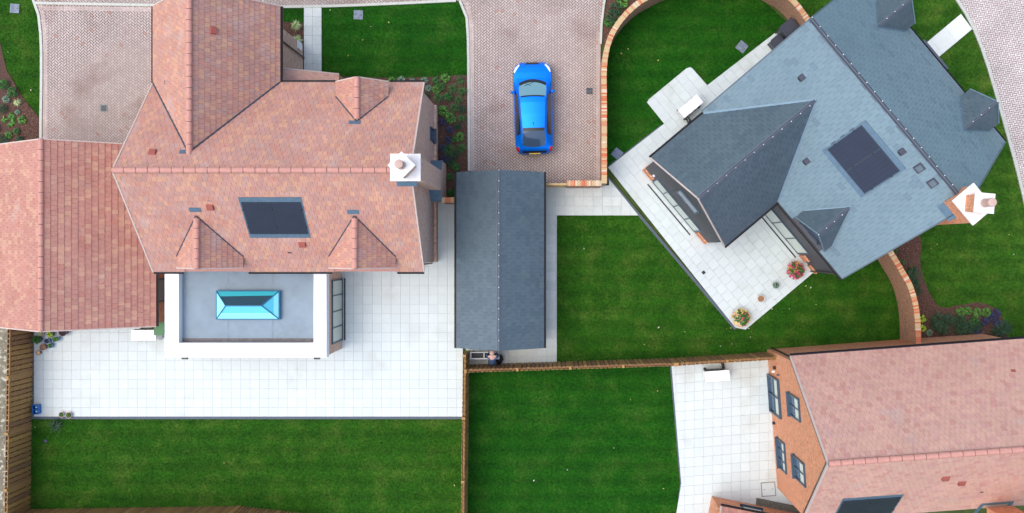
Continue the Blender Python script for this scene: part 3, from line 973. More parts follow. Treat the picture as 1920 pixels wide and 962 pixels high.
def lawn(name, poly, gm, density=700, holes=(), z=.0):
    o = sheet(name, poly, z - .02, gm)
    p = np.array(poly)
    x0, y0 = p.min(0); x1, y1 = p.max(0)
    n = int((x1 - x0) * (y1 - y0) * density)
    q = rng.uniform((x0, y0), (x1, y1), (n, 2))
    def mask(q, poly):
        r = np.zeros(len(q), bool); m = len(poly)
        for i in range(m):
            xi, yi = poly[i]; xj, yj = poly[i - 1]
            if yi == yj: continue
            c = ((yi > q[:, 1]) != (yj > q[:, 1])) & (q[:, 0] < (xj - xi) * (q[:, 1] - yi) / (yj - yi) + xi)
            r ^= c
        return r
    k = mask(q, poly)
    for h in holes: k &= ~mask(q, h)
    # only where the camera can see it, with a margin
    k &= (q[:, 0] > -27.5) & (q[:, 0] < 23.5) & (q[:, 1] < 12.6) & (q[:, 1] > -13.6)
    q = q[k]; n = len(q)
    a = rng.uniform(0, 2 * np.pi, n); L = rng.uniform(.025, .06, n); ww = rng.uniform(.006, .013, n); hh = rng.uniform(.012, .035, n)
    v = np.zeros((n, 3, 3))
    dx, dy = np.cos(a), np.sin(a)
    v[:, 0, 0] = q[:, 0] - dy * ww; v[:, 0, 1] = q[:, 1] + dx * ww
    v[:, 1, 0] = q[:, 0] + dy * ww; v[:, 1, 1] = q[:, 1] - dx * ww
    v[:, 2, 0] = q[:, 0] + dx * L; v[:, 2, 1] = q[:, 1] + dy * L
    v[:, 0:2, 2] = z - .02; v[:, 2, 2] = z + hh
    me = bpy.data.meshes.new('grass_blades')
    me.vertices.add(n * 3); me.vertices.foreach_set('co', v.ravel())
    me.loops.add(n * 3); me.loops.foreach_set('vertex_index', np.arange(n * 3, dtype=np.int32))
    me.polygons.add(n); me.polygons.foreach_set('loop_start', np.arange(0, n * 3, 3, dtype=np.int32)); me.polygons.foreach_set('loop_total', np.full(n, 3, dtype=np.int32))
    me.update(); me.validate()
    me.materials.append(gm)
    go = bpy.data.objects.new('grass', me); go['kind'] = 'stuff'; COL.objects.link(go)
    return o

lawn('lawn', gp((52, 786), (866, 786), (868, 1010), (46, 1010)), GR1)
lawn('lawn', gp((876, 690), (1256, 688), (1275, 906), (1262, 1010), (872, 1010)), GR2)
lawn('lawn', gp((1044, 404), (1197, 404), (1380, 619), (1398, 618), (1524, 511), (1560, 490), (1655, 480), (1672, 520), (1688, 580), (1692, 650), (1470, 655), (1440, 658), (1258, 676), (1044, 683)), GR1)
ARC_IN = smooth_line(gp((1139, 316), (1139, 180), (1141, 110), (1151, 76), (1172, 44), (1205, 14), (1262, -16), (1340, -28), (1405, -16), (1445, 14), (1478, 44)))
lawn('lawn', ARC_IN + gp((1326, 160), (1298, 128), (1293, 126), (1286, 129), (1217, 186), (1213, 192), (1245, 232)), GR2)
lawn('lawn', gp((528, 16), (568, 16), (568, 44), (528, 40)), GR2)
lawn('lawn', gp((604, 14), (760, 9), (862, 4), (869, 16), (875, 45), (876, 140), (760, 146), (604, 142)), GR2)
BED_L = gp((-80, 60), (0, 78), (12, 130), (42, 182), (75, 222), (76, 300), (-80, 330))
lawn('lawn', gp((-80, -60), (46, -60), (50, -40), (57, -8), (66, 12), (72, 42), (75, 90), (75, 160), (75, 222), (42, 182), (12, 130), (0, 78), (-80, 60)), GR1)
BED_R = smooth_line(gp((1660, 466), (1722, 440), (1726, 500), (1742, 548), (1764, 576), (1800, 572), (1840, 568), (1872, 584), (1884, 610), (1890, 650))) + gp((1890, 680), (1700, 680), (1712, 600), (1700, 540))
LR = gp((1494, 30), (1470, -60), (1760, -70)) + K4 + gp((1700, 700), (1722, 648), (1718, 600), (1700, 540), (1668, 478), (1560, 200))
lawn('lawn', LR, GR3, holes=[BED_R, HOUSE_B_FP, PATH_R], z=-.012)

# ---- bark beds
def bed(name, poly, z, nchips, material=BARK, chip_m=CHIP, cl=(.03, .09), avoid=()):
    o = sheet(name, poly, z, material)
    p = np.array(poly); x0, y0 = p.min(0); x1, y1 = p.max(0)
    mb = MB(); k = 0; tries = 0
    while k < nchips and tries < nchips * 6:
        tries += 1
        x, y = random.uniform(x0, x1), random.uniform(y0, y1)
        if not (-26 < x < 22.8 and -13.2 < y < 12.2) or not inside((x, y), poly): continue
        if any(inside((x, y), a) for a in avoid): continue
        l, w = random.uniform(*cl), random.uniform(.012, .035)
        mb.M = Matrix.Translation((x, y, z + random.uniform(.005, .03))) @ Matrix.Rotation(random.uniform(0, 6.28), 4, 'Z') @ Matrix.Rotation(random.uniform(-.5, .5), 4, 'X') @ Matrix.Rotation(random.uniform(-.3, .3), 4, 'Y')
        mb.face([(-l / 2, -w / 2, 0), (l / 2, -w / 2 * .6, 0), (l / 2 * .9, w / 2, .004), (-l / 2, w / 2, .004)])
        k += 1
    c = mb.build(name + '_chips', chip_m, kind='stuff')
    return o
bed('bark_bed', BED_L, .005, 5000)
BED_A = gp((606, 142), (700, 146), (760, 146), (876, 141), (878, 200), (879, 345), (800, 372), (800, 200), (606, 165))
bed('bark_bed', BED_A, .004, 5200)
BED_D = gp((520, 40), (569, 44), (569, 100), (520, 100))
bed('bark_bed', BED_D, .006, 1200)
BED_E = gp((1131, 70), (1133, 30), (1145, -40), (1230, -60), (1200, 0), (1165, 35), (1146, 70), (1132, 108))
bed('bark_bed', BED_E, .004, 1500)
bed('bark_bed', BED_R, .01, 6500)
bed('gravel_margin', gp((59, 600), (65, 600), (65, 785), (57, 785)), .0, 900, GRAVEL, GRAVEL, (.02, .05))
bed('gravel_margin', gp((1418, 933), (1492, 948), (1512, 962), (1512, 985), (1416, 955)), .035, 2500, GRAVEL, GRAVEL, (.02, .06))
STONY = mat('lichened stony ground', C(128, 122, 104), rough=1, var=.35, vscale=1.6, grain=(C(196, 192, 172), 5, .52, .62), bump=.5)
bed('stony_ground', gp((-120, 590), (56, 590), (50, 1030), (-120, 1030)), .0, 2500, STONY, GRAVEL, (.02, .07))

# ================================================================== HOUSE A (orange tiled, left)
def clay_ridge(parent, M, a, b): ridge(parent, M, a, b, CLAY_RIDGE, r=.125)
def slate_ridge(parent, M, a, b): ridge(parent, M, a, b, SLATE_RIDGE, r=.09, angular=True, clips=-.03, slope=.8)
I4 = Matrix.Identity(4)
TW, TG, TT = .2, .25, .02
A = thing('brick_house', 'orange clay tiled brick house with flat roofed extension and roof lantern', 'house', (-11.5, 3, 0))
ZE, ZR = 4.65, 8.46
XW, XE, YS, YN, YC = -17.28, -5.64, -1.055, 7.06, 3.0
PIT = (ZR - ZE) / (YN - YC)
hN = lambda y: ZR - PIT * (y - YC)
hS = lambda y: ZR - PIT * (YC - y)
wallA = gable_walls(A, I4, XW + .1, XE - .08, YS + .35, YN - .35, ZE, ZR - .25, BRICK_A)
# plinth on the east gable
MB().box(XE - .1, -5.61, -.71, 6.7, 0, .6).build('plinth', BRICK_A, A)
deck = MB()
slN = Slope(I4, [(XE, YN, ZE), (XW, YN, ZE), (XW, YC, ZR), (XE, YC, ZR)])
slS = Slope(I4, [(XW, YS, ZE), (XE, YS, ZE), (XE, YC, ZR), (XW, YC, ZR)])
for sl in (slN, slS):
    deck.slab3([p - Vector((0, 0, .02)) for p in sl.poly], .12)
# north wing
WZ, WX, WW, WE, WN = 7.76, -14.56, XW, -11.83, 10.36
WB = YC + (ZR - WZ) / PIT
slWw = Slope(I4, [(WW, WN, ZE), (WW, YN, ZE), (WX, WB, WZ), (WX, WN, WZ)])
slWe = Slope(I4, [(WE, YN, ZE), (WE, WN, ZE), (WX, WN, WZ), (WX, WB, WZ)])
for sl in (slWw, slWe):
    deck.slab3([p - Vector((0, 0, .02)) for p in sl.poly], .12)
roofA = deck.build('roof', CLAY_RIDGE, A)
wing = MB()
y0, y1 = YN - .5, 9.66
wing.box(WW + .1, -12.06, y0, y1, 0, ZE - .02)
wing.face([(WW + .1, y1, ZE - .02), (-12.06, y1, ZE - .02), (WX, y1, WZ - .25)][::-1])
wing.build('wing_wall', BRICK_A, A)
drmN, holeN, _ = dormer(A, I4, -8.16, 1.1, 5.32, 6.44, 7.0, 1, hN, CLAY_A, TW, TG, TT, clay_ridge, BRICK_A, LEAD_DARK)
drmS1, holeS1, _ = dormer(A, I4, -14.61, 1.4, 5.28, 6.84, -.9, -1, hS, CLAY_A, TW, TG, TT, clay_ridge, BRICK_A, LEAD_DARK)
drmS2, holeS2, _ = dormer(A, I4, -8.17, 1.4, 5.28, 6.84, -.9, -1, hS, CLAY_A, TW, TG, TT, clay_ridge, BRICK_A, LEAD_DARK)
ua, va = slS.at(457, 378); ub, vb = slS.at(577, 437)
SU0, SU1, SV0, SV1 = ua - .1, ub + .02, vb, va
sol_hole = [((slS.T @ Vector(p)).x, (slS.T @ Vector(p)).y) for p in ((SU0 - .1, SV0 - .1, 0), (SU1 + .1, SV0 - .1, 0), (SU1 + .1, SV1 + .12, 0), (SU0 - .1, SV1 + .12, 0))]
wing_hole = [(WW - .1, YN + .2), (WE, YN + .2), (WE, YN), (WX, WB), (WW - .05, YN)]
tile_roof([slN, slS, slWw, slWe], roofA, CLAY_A, TW, TG, TT, hole_map={0: [holeN, wing_hole], 1: [holeS1, holeS2, sol_hole]})
clay_ridge(roofA, I4, (XW, YC, ZR), (-6.1, YC, ZR))
clay_ridge(roofA, I4, (WX, WN, WZ), (WX, WB - .12, WZ))
strip(roofA, I4, (WE, YN, ZE), (WX, WB, WZ), .07, LEAD_DARK, 'valley', lift=.05)
strip(roofA, I4, (WW, YN, ZE), (WX, WB, WZ), .07, LEAD_DARK, 'valley', lift=.05)
for a, b in (((XE, YN, ZE), (XE, YC, ZR)), ((XE, YS, ZE), (XE, YC, ZR)), ((XW, YN, ZE), (XW, YC, ZR)), ((XW, YS, ZE), (XW, YC, ZR)), ((WE, WN, ZE), (WX, WN, WZ)), ((WW, WN, ZE), (WX, WN, WZ))):
    strip(roofA, I4, a, b, .06, MORTAR, 'verge', lift=.035, th=.1)
# lead saddles over the dormer and wing ridges
for px, py, sl in ((348, 285, slN), (665, 230, slN), (366, 393, slS), (662, 397, slS)):
    u, v = sl.at(px, py)
    MB(sl.T).box(u - .24, u + .24, v - .1, v + .12, .02, .036).build('lead_saddle', LEAD, roofA)
gutter(A, I4, (WE + .05, YN + .06, ZE - .07), (-9.4, YN + .06, ZE - .07)); gutter(A, I4, (-7.1, YN + .06, ZE - .07), (XE, YN + .06, ZE - .07))
gutter(A, I4, (WE + .06, YN + .1, ZE - .07), (WE + .06, WN, ZE - .07)); gutter(A, I4, (WW - .05, YN, ZE - .07), (WW - .05, WN, ZE - .07))
gutter(A, I4, (XW, YS - .05, ZE - .07), (-16.0, YS - .05, ZE - .07)); gutter(A, I4, (-13.2, YS - .05, ZE - .07), (-9.6, YS - .05, ZE - .07)); gutter(A, I4, (-6.8, YS - .05, ZE - .07), (XE, YS - .05, ZE - .07))
downpipe(A, I4, -12.0, 9.05, ZE, dx=.18); downpipe(A, I4, -5.9, -.78, ZE, dy=-.25)
MB().box(-12.09, -12.02, 9.3, 9.66, .3, 1.0).build('meter_box', WHITE, A)
for px, py, sl, k in ((398, 57, slWe, 1), (286, 287, slN, 1), (394, 387, slS, 1), (567, 457, slS, 1), (393, 375, slS, 0), (543, 473, slS, 0), (310, 154, slWw, 0)):
    if k: vent_box(roofA, sl, px, py, CLAYPOT, .32, .28, .12)
    else: vent_box(roofA, sl, px, py, LEAD_DARK, .2, .12, .03, name='tile_vent')
solar(A, slS, SU0, SU1, SV0, SV1)
# east gable: ground floor window and chimney
ME_ = frame(-5.72, 0, -math.pi / 2)      # local +y = east, local x = south
window(A, ME_, -5.2, .75, 2.1, .62, 1, 1, FRAME_BLUE, GLASS_DK, depth=.05)
MCH = frame(-5.72, 3.03, -math.pi / 2)
chimney(A, MCH, .92, 1.73, .45, .52, 9.25, BRICK_A, POTTERY)
# soaker lead below the stack
u, v = slS.at(762, 343)
MB(slS.T).box(u - .38, u + .42, v - .14, v + .12, .02, .036).build('lead_saddle', LEAD, roofA)
# porch lean-to in the corner of wing and main range
pq = [(-9.83, 6.72, 2.3), (-9.83, 7.85, 2.3), (-12.04, 7.85, 3.75), (-12.04, 6.72, 3.75)]
pd = MB(); pd.slab3([Vector(p) - Vector((0, 0, .02)) for p in pq], .12)
porch = pd.build('porch_roof', CLAY_RIDGE, A)
tile_roof([Slope(I4, pq)], porch, CLAY_C, TW, TG, TT, nbest=0)
MB().box(-9.95, -9.83, 7.7, 7.83, 0, 2.15).build('porch_post', GATEM, A)
strip(porch, I4, pq[1], pq[2], .06, MORTAR, 'verge', lift=.035, th=.08)

# flat roofed extension
EX0, EX1, EY0, EY1, EZ = -17.39, -10.19, -4.92, -.72, 3.15
ex = MB(); ex.box(EX0 + .06, EX1 - .01, EY0 + .06, EY1, 0, 2.6)
ex.build('extension_wall', BRICK_A, A)
ins_ = (-16.77, -10.76, -4.28)
pp = MB()
pp.box(EX0, ins_[0], EY0, EY1, 2.62, EZ); pp.box(ins_[1], EX1, EY0, EY1, 2.62, EZ); pp.box(ins_[0], ins_[1], EY0, ins_[2], 2.62, EZ - .001)
pp.build('parapet', WHITE, A)
FLAT = mat('blue grey flat roof membrane', C(136, 155, 168), rough=.6, var=.05, vscale=3.5, patch=.07, pscale=.6, grain=(C(122, 134, 142), 1.5, .54, .95), bump=.1)
MB().box(ins_[0], ins_[1], ins_[2], EY1, 2.55, 2.72).build('flat_roof', FLAT, A)
for x in (-14.7, -12.7):
    MB().box(x - .05, x + .05, ins_[2] + .18, EY1, 2.7, 2.7225).build('membrane_seam', mat('membrane seam', C(130, 148, 160), rough=.6, var=.1), A)
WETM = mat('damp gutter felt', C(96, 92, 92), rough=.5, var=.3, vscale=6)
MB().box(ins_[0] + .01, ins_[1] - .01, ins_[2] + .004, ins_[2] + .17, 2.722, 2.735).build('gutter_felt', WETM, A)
for x in (-16.58, -10.66):
    MB().box(x - .13, x + .13, EY0 - .11, EY0, 2.85, 2.99).build('rainwater_hopper', BLACK, A)
# roof lantern
LX0, LX1 = [p * S * .936 for p in (406 - NX, 523 - NX)]
LY1, LY0 = [(NY - p) * S * .936 for p in (546, 598)]
LZ = 2.95
LR0, LR1, LYc, LRZ = LX0 + .58, LX1 - .62, (LY0 + LY1) / 2 + .0, 3.45
LFR = mat('blue lantern bar', C(44, 120, 156), rough=.35)
lant = MB(); lant.box(LX0 - .03, LX1 + .03, LY0 - .03, LY1 + .03, 2.7, LZ)
lant = lant.build('roof_lantern', mat('blue lantern kerb', C(64, 140, 176), rough=.4), A)
LG = glass_mat('turquoise reflective glass', C(96, 214, 240, .85), .12, 1.0)  # reflections painted into the lantern glass as tints that differ by pane
LG2 = glass_mat('pale turquoise glass', C(150, 238, 246, .9), .4, .5)
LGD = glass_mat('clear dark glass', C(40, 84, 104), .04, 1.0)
c00, c10, c11, c01 = (LX0, LY0, LZ), (LX1, LY0, LZ), (LX1, LY1, LZ), (LX0, LY1, LZ)
r0, r1 = (LR0, LYc, LRZ), (LR1, LYc, LRZ)
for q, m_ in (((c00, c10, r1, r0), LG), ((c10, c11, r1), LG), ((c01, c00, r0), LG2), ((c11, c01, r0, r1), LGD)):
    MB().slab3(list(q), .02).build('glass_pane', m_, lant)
for a, b in ((c00, r0), (c10, r1), (c11, r1), (c01, r0), (r0, r1), (c00, c10), (c10, c11), (c11, c01), (c01, c00)):
    MB().tube(a, b, .028, 6).build('glazing_bar', LFR, lant)
def lerp(a, b, t): return tuple(a[i] + (b[i] - a[i]) * t for i in range(3))
up = lambda p, d=.012: (p[0], p[1], p[2] + d)
# internal white reveal seen through the lower edge of each pane
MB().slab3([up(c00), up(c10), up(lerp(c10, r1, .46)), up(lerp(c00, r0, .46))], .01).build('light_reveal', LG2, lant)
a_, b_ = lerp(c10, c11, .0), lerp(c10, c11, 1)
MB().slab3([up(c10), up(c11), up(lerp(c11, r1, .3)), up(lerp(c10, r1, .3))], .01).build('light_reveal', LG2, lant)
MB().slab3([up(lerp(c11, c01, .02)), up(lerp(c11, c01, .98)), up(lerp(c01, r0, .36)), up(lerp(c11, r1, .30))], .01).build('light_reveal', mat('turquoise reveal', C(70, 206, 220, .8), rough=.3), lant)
# glazed doors of the extension
MEX = frame(EX1 - .01, 0, -math.pi / 2)
window(A, MEX, 2.98, .02, 2.13, 2.95, 4, 1, FRAME_BLUE, GLASS, depth=.06, sill=False, name='folding_door')
MB().box(-10.09, -10.02, -4.46, -1.5, .03, .06).build('drain_channel', BLACK, A)

# ================================================================== GARAGE WEST (mottled red, left edge)
GW = thing('tiled_garage', 'red mottled clay tiled garage roof at the left edge of the photo', 'garage', (-21.9, .5, 0))
gx0, gx1, gy0, gy1, gze, gzr = -25.72, -18.14, -3.61, 4.6, 2.3, 5.0
gxc = (gx0 + gx1) / 2
slGe = Slope(I4, [(gx1, gy0, gze), (gx1, gy1, gze), (gxc, gy1, gzr), (gxc, gy0, gzr)])
slGw = Slope(I4, [(gx0, gy1, gze), (gx0, gy0, gze), (gxc, gy0, gzr), (gxc, gy1, gzr)])
d_ = MB()
for sl in (slGe, slGw): d_.slab3([p - Vector((0, 0, .02)) for p in sl.poly], .12)
roofG = d_.build('roof', CLAY_RIDGE, GW)
tile_roof([slGe, slGw], roofG, CLAY_G, .22, .268, .026)
ridge(roofG, I4, (gxc, gy0, gzr), (gxc, gy1, gzr), CLAY_RIDGE, r=.115)
Mx = frame(0, 0, math.pi / 2)   # local x = north, y = west
gable_walls(GW, Mx, gy0 + .12, gy1 - .12, -gx1 + .15, -gx0 - .15, gze, gzr - .25, BRICK_W)
for y in (gy0, gy1):
    for x in (gx0, gx1):
        strip(roofG, I4, (x, y, gze), (gxc, y, gzr), .05, MORTAR, 'verge', lift=.035, th=.1)
gutter(GW, I4, (gx1 + .05, gy0, gze - .06), (gx1 + .05, gy1, gze - .06))
MGW = frame(gx1 - .15, 0, -math.pi / 2)
window(GW, MGW, 2.0, .8, 1.95, 1.1, 1, 1, FRAME_DARK, mat('frosted pane', C(110, 118, 120), rough=.3), depth=.05)

# ================================================================== GARAGE CENTRE (slate)
GC = thing('slate_garage', 'narrow slate roofed garage running north to south between the two gardens', 'garage', (-2.5, -.6, 0))
cx0, cx1, cy0, cy1, cze, czr = -4.47, -.51, -4.59, 3.4, 2.4, 3.55
cxc = -2.49
slCe = Slope(I4, [(cx1, cy0, cze), (cx1, cy1, cze), (cxc, cy1, czr), (cxc, cy0, czr)])
slCw = Slope(I4, [(cx0, cy1, cze), (cx0, cy0, cze), (cxc, cy0, czr), (cxc, cy1, czr)])
d_ = MB()
for sl in (slCe, slCw): d_.slab3([p - Vector((0, 0, .02)) for p in sl.poly], .10)
roofC_ = d_.build('roof', DARKGREY, GC)
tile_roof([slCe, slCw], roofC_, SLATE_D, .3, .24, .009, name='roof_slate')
ridge(roofC_, I4, (cxc, cy1, czr), (cxc, cy0, czr), SLATE_RIDGE, r=.12, angular=True, clips=.0, slope=.5)
gable_walls(GC, Mx, cy0 + .12, cy1 - .12, -cx1 + .12, -cx0 - .12, cze, czr - .2, DARKGREY)
gutter(GC, I4, (cx1 + .04, cy0, cze - .05), (cx1 + .04, cy1, cze - .05)); gutter(GC, I4, (cx0 - .05, cy0, cze - .05), (cx0 - .05, cy1, cze - .05))
downpipe(GC, I4, -.56, 3.2, cze, dx=.08)

# ================================================================== HOUSE B (slate, upper right)
B = thing('slate_house', 'large slate roofed house set at an angle inside the curved brick garden wall', 'house', tuple(MBF @ Vector((4.66, 4.53, 0))))
BL, BW, BZE, BZR, BYC = 9.32, 9.06, 5.0, 9.4, 4.53
BP = (BZR - BZE) / BYC
gable_walls(B, MBF, .06, BL - .06, .2, BW - .2, BZE, BZR - .2, DARKGREY)
slSW = Slope(MBF, [(0, 0, BZE), (BL, 0, BZE), (BL, BYC, BZR), (0, BYC, BZR)])
slNE = Slope(MBF, [(BL, BW, BZE), (0, BW, BZE), (0, BYC, BZR), (BL, BYC, BZR)])
WXc, Wh, WZR, WYF = 2.59, 2.45, 8.03, -2.97
WYB = (WZR - BZE) / BP
slV1 = Slope(MBF, [(WXc - Wh, .0, BZE), (WXc - Wh, WYF, BZE), (WXc, WYF, WZR), (WXc, WYB, WZR)])
slV2 = Slope(MBF, [(WXc + Wh, WYF, BZE), (WXc + Wh, .0, BZE), (WXc, WYB, WZR), (WXc, WYF, WZR)])
d_ = MB(MBF)
for sl in (slSW, slNE, slV1, slV2): d_.slab3([p - Vector((0, 0, .02)) for p in sl.poly], .12)
roofB = d_.build('roof', DARKGREY, B)
# wing walls
wf = -2.92; wh = 2.27
w_ = MB(MBF)
w_.box(WXc - wh, WXc + wh, wf, .4, .0, BZE - .02)
w_.face([(WXc - wh, wf, BZE - .02), (WXc + wh, wf, BZE - .02), (WXc, wf, WZR - .2)])
w_.build('wing_wall', DARKGREY, B)
for a, b in ((WXc - wh - .03, WXc - 1.62), (WXc + 1.62, WXc + wh + .03)):
    MB(MBF).box(a, b, wf - .06, wf + .3, 0, .95).build('brick_pier', BRICK_O, B)
for a, b in ((8.22, 8.6), (8.85, BL + .02)):
    MB(MBF).box(a, b, .13, .5, 0, .95 if a < 8.5 else .5).build('brick_pier', BRICK_O, B)
MWF = MBF @ frame(WXc, wf, math.pi)       # local +y = out of the wing front
window(B, MWF, 0, .02, 2.08, 3.15, 4, 1, FRAME_BLUE, GLASS, depth=.06, sill=False, name='folding_door')
window(B, MWF, 0, 4.15, 5.6, 1.3, 1, 1, FRAME_BLUE, GLASS_DK, depth=.05, name='window', sill=False)
MB(MBF).box(WXc - 1.62, WXc + 1.55, wf - .32, wf - .26, .03, .055).build('drain_channel', BLACK, B)
MB(MBF).box(5.15, 8.2, -.06, .0, .03, .055).build('drain_channel', BLACK, B)
MSW = MBF @ frame(0, .2, math.pi)
window(B, MSW, -6.7, .02, 2.08, 2.9, 3, 1, FRAME_BLUE, GLASS, depth=.06, sill=False, name='folding_door')
# small white lamp on the cladding of the wing
MB(MBF).tube((WXc - 1.75, wf - .02, 2.0), (WXc - 1.75, wf - .1, 2.0), .06, 10).build('wall_lamp', WHITE, B)
hSW = lambda y: BZE + BP * y
hNE = lambda y: BZE + BP * (BW - y)
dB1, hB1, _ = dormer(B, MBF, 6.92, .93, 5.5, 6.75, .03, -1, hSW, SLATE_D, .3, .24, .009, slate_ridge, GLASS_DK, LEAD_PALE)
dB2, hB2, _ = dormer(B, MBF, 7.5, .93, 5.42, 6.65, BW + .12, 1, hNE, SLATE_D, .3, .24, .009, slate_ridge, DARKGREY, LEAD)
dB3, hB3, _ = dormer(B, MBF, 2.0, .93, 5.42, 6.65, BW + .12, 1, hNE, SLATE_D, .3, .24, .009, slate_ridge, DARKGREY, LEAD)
MDW = MBF @ frame(6.92, .15, math.pi)
window(B, MDW, 0, 4.3, 5.5, 1.2, 2, 1, FRAME_DARK, GLASS_DK, depth=.05, sill=False)
# solar array: corners from the photograph
cs = [slSW.at(*p) for p in ((1554, 278), (1616, 234), (1689, 321), (1619, 362))]
bu0, bu1 = (cs[0][0] + cs[1][0]) / 2, (cs[2][0] + cs[3][0]) / 2
bv0, bv1 = (cs[0][1] + cs[3][1]) / 2, (cs[1][1] + cs[2][1]) / 2
wing_hole_B = poly_in_world(MBF, [(WXc - Wh, -.3), (WXc + Wh, -.3), (WXc + Wh, 0), (WXc, WYB), (WXc - Wh, 0)])
sol_B = [((slSW.T @ Vector(p)).x, (slSW.T @ Vector(p)).y) for p in ((bu0 - .1, bv0 - .1, 0), (bu1 + .1, bv0 - .1, 0), (bu1 + .1, bv1 + .1, 0), (bu0 - .1, bv1 + .1, 0))]
tile_roof([slSW, slNE], roofB, SLATE, .3, .24, .009, hole_map={0: [hB1, wing_hole_B, sol_B], 1: [hB2, hB3]}, name='roof_slate', nbest=200)
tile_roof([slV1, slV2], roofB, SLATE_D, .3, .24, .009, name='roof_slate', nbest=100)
ridge(roofB, MBF, (0, BYC, BZR), (BL - .55, BYC, BZR), SLATE_RIDGE, r=.13, angular=True, clips=.05, slope=.9)
ridge(roofB, MBF, (WXc, WYF, WZR), (WXc, WYB + .1, WZR), SLATE_RIDGE, r=.11, angular=True, clips=-.03, slope=1.05)
strip(roofB, MBF, (WXc - Wh, 0, BZE), (WXc, WYB, WZR), .09, LEAD_PALE, 'valley', lift=.04)
strip(roofB, MBF, (WXc + Wh, 0, BZE), (WXc, WYB, WZR), .06, LEAD_PALE, 'valley', lift=.04)
for a, b in (((0, 0), (0, 1)), ((BL, 0), (BL, 1)), ((0, 2), (0, 1)), ((BL, 2), (BL, 1))):
    ya = {0: 0, 2: BW}[a[1]]
    strip(roofB, MBF, (a[0], ya, BZE), (b[0], BYC, BZR), .05, SLATE_RIDGE, 'verge', lift=.03, th=.1)
for s in (-1, 1):
    strip(roofB, MBF, (WXc + s * Wh, WYF, BZE), (WXc, WYF, WZR), .05, MORTAR, 'verge', lift=.03, th=.1)
gutter(B, MBF, (WXc + Wh, -.05, BZE - .06), (BL, -.05, BZE - .06))
gutter(B, MBF, (0, BW + .05, BZE - .06), (BL, BW + .05, BZE - .06))
gutter(B, MBF, (WXc - Wh - .05, WYF, BZE - .06), (WXc - Wh - .05, 0, BZE - .06)); gutter(B, MBF, (WXc + Wh + .05, WYF, BZE - .06), (WXc + Wh + .05, 0, BZE - .06))
downpipe(B, MBF, WXc + wh + .08, -2.5, BZE, dx=.1)
downpipe(B, MBF, BL - .15, .1, BZE, dy=-.1)
solar(B, slSW, bu0, bu1, bv0, bv1)
for px, py in ((1504, 145), (1513, 302), (1692, 284)):
    vent_box(roofB, slSW, px, py, LEAD_DARK, .26, .28, .07, dark=True)
for px, py in ((1724, 315), (1749, 343)):
    vent_box(roofB, slSW, px, py, LEAD_DARK, .34, .4, .07)
    u, v = slSW.at(px, py)
    MB(slSW.T).box(u - .10, u + .12, v - .1, v + .14, .05, .082).build('vent_top', SLATE_RIDGE, roofB)
MCB = MBF @ frame(BL - .06, 4.5, -math.pi / 2)
chB = chimney(B, MCB, .92, 1.73, .45, .52, 9.95, BRICK_O, POTTERY, inner=.6)
MB(MBF).box(BL - .75, BL + .04, 3.2, 3.95, 8.1, 8.12)
u, v = slSW.at(1781, 398)
MB(slSW.T).box(u - .45, u + .3, v - .25, v + .16, .015, .03).build('lead_saddle', LEAD, roofB)
# entrance canopy on the road side
can = MB(MBF)
cz, cr = 2.55, 3.1
x0, x1, ya, yb = 3.95, 5.65, BW - .2, 10.3
can.face([(x0, ya, cz), (x0, yb, cz), (4.8, yb - .6, cr), (4.8, ya, cr)][::-1]); can.face([(x1, yb, cz), (x1, ya, cz), (4.8, ya, cr), (4.8, yb - .6, cr)][::-1])
can.face([(x1, yb, cz), (x0, yb, cz), (4.8, yb - .6, cr)][::1]); can.box(x0 + .02, x1 - .02, ya, yb - .02, cz - .12, cz - .005)
can = can.build('entrance_canopy', mat('dark slate canopy', C(92, 100, 116), rough=.5, var=.1, vscale=5), B)
MB(MBF).box(4.76, 4.84, yb - .6, yb - .5, cr - .02, cr + .03).build('ridge_clip', WHITE, can)
for x in (4.05, 5.5): MB(MBF).box(x, x + .1, yb - .2, yb - .1, 0, cz - .12).build('canopy_post', DARKGREY, B)

# ================================================================== HOUSE C (pink tiled, lower right)
CH = thing('gabled_house', 'pink clay tiled house with orange brick gable cut by the lower right corner', 'house', tuple(MCF @ Vector((16, -8.9, 0))))
CX0, CX1, CY0, CY1, CYC, CZE, CZR = 9.69, 24, -12.46, -5.40, -8.93, 4.85, 9.65
mbw = MB(MCF)
yS, yN = -12.25, -5.62
pr = [(yS, 0), (yN, 0), (yN, CZE), (CYC, CZR - .2), (yS, CZE)]
mbw.face([(9.74, a, b) for a, b in pr][::-1])
mbw.face([(20.0, a, b) for a, b in pr])
mbw.face([(9.74, yN, 0), (9.74, yN, CZE), (20.0, yN, CZE), (20.0, yN, 0)][::-1])
mbw.face([(9.74, yS, 0), (20.0, yS, 0), (20, yS, CZE), (9.74, yS, CZE)])
mbw.box(19.9, 24, yS, yN - 1.6, 0, CZE + .4)
mbw.build('wall', BRICK_O, CH)
slCn = Slope(MCF, [(CX1, CY1, CZE), (CX0, CY1, CZE), (CX0, CYC, CZR), (CX1, CYC, CZR)])
slCs = Slope(MCF, [(CX0, CY0, CZE), (CX1, CY0, CZE), (CX1, CYC, CZR), (CX0, CYC, CZR)])
d_ = MB(MCF)
for sl in (slCn, slCs): d_.slab3([p - Vector((0, 0, .02)) for p in sl.poly], .12)
roofC = d_.build('roof', CLAY_RIDGE, CH)
cs = [slCs.at(*p) for p in ((1580, 940), (1690, 928))]
sv1 = (cs[0][1] + cs[1][1]) / 2
solC = (cs[0][0], cs[1][0], sv1 - 1.72, sv1)
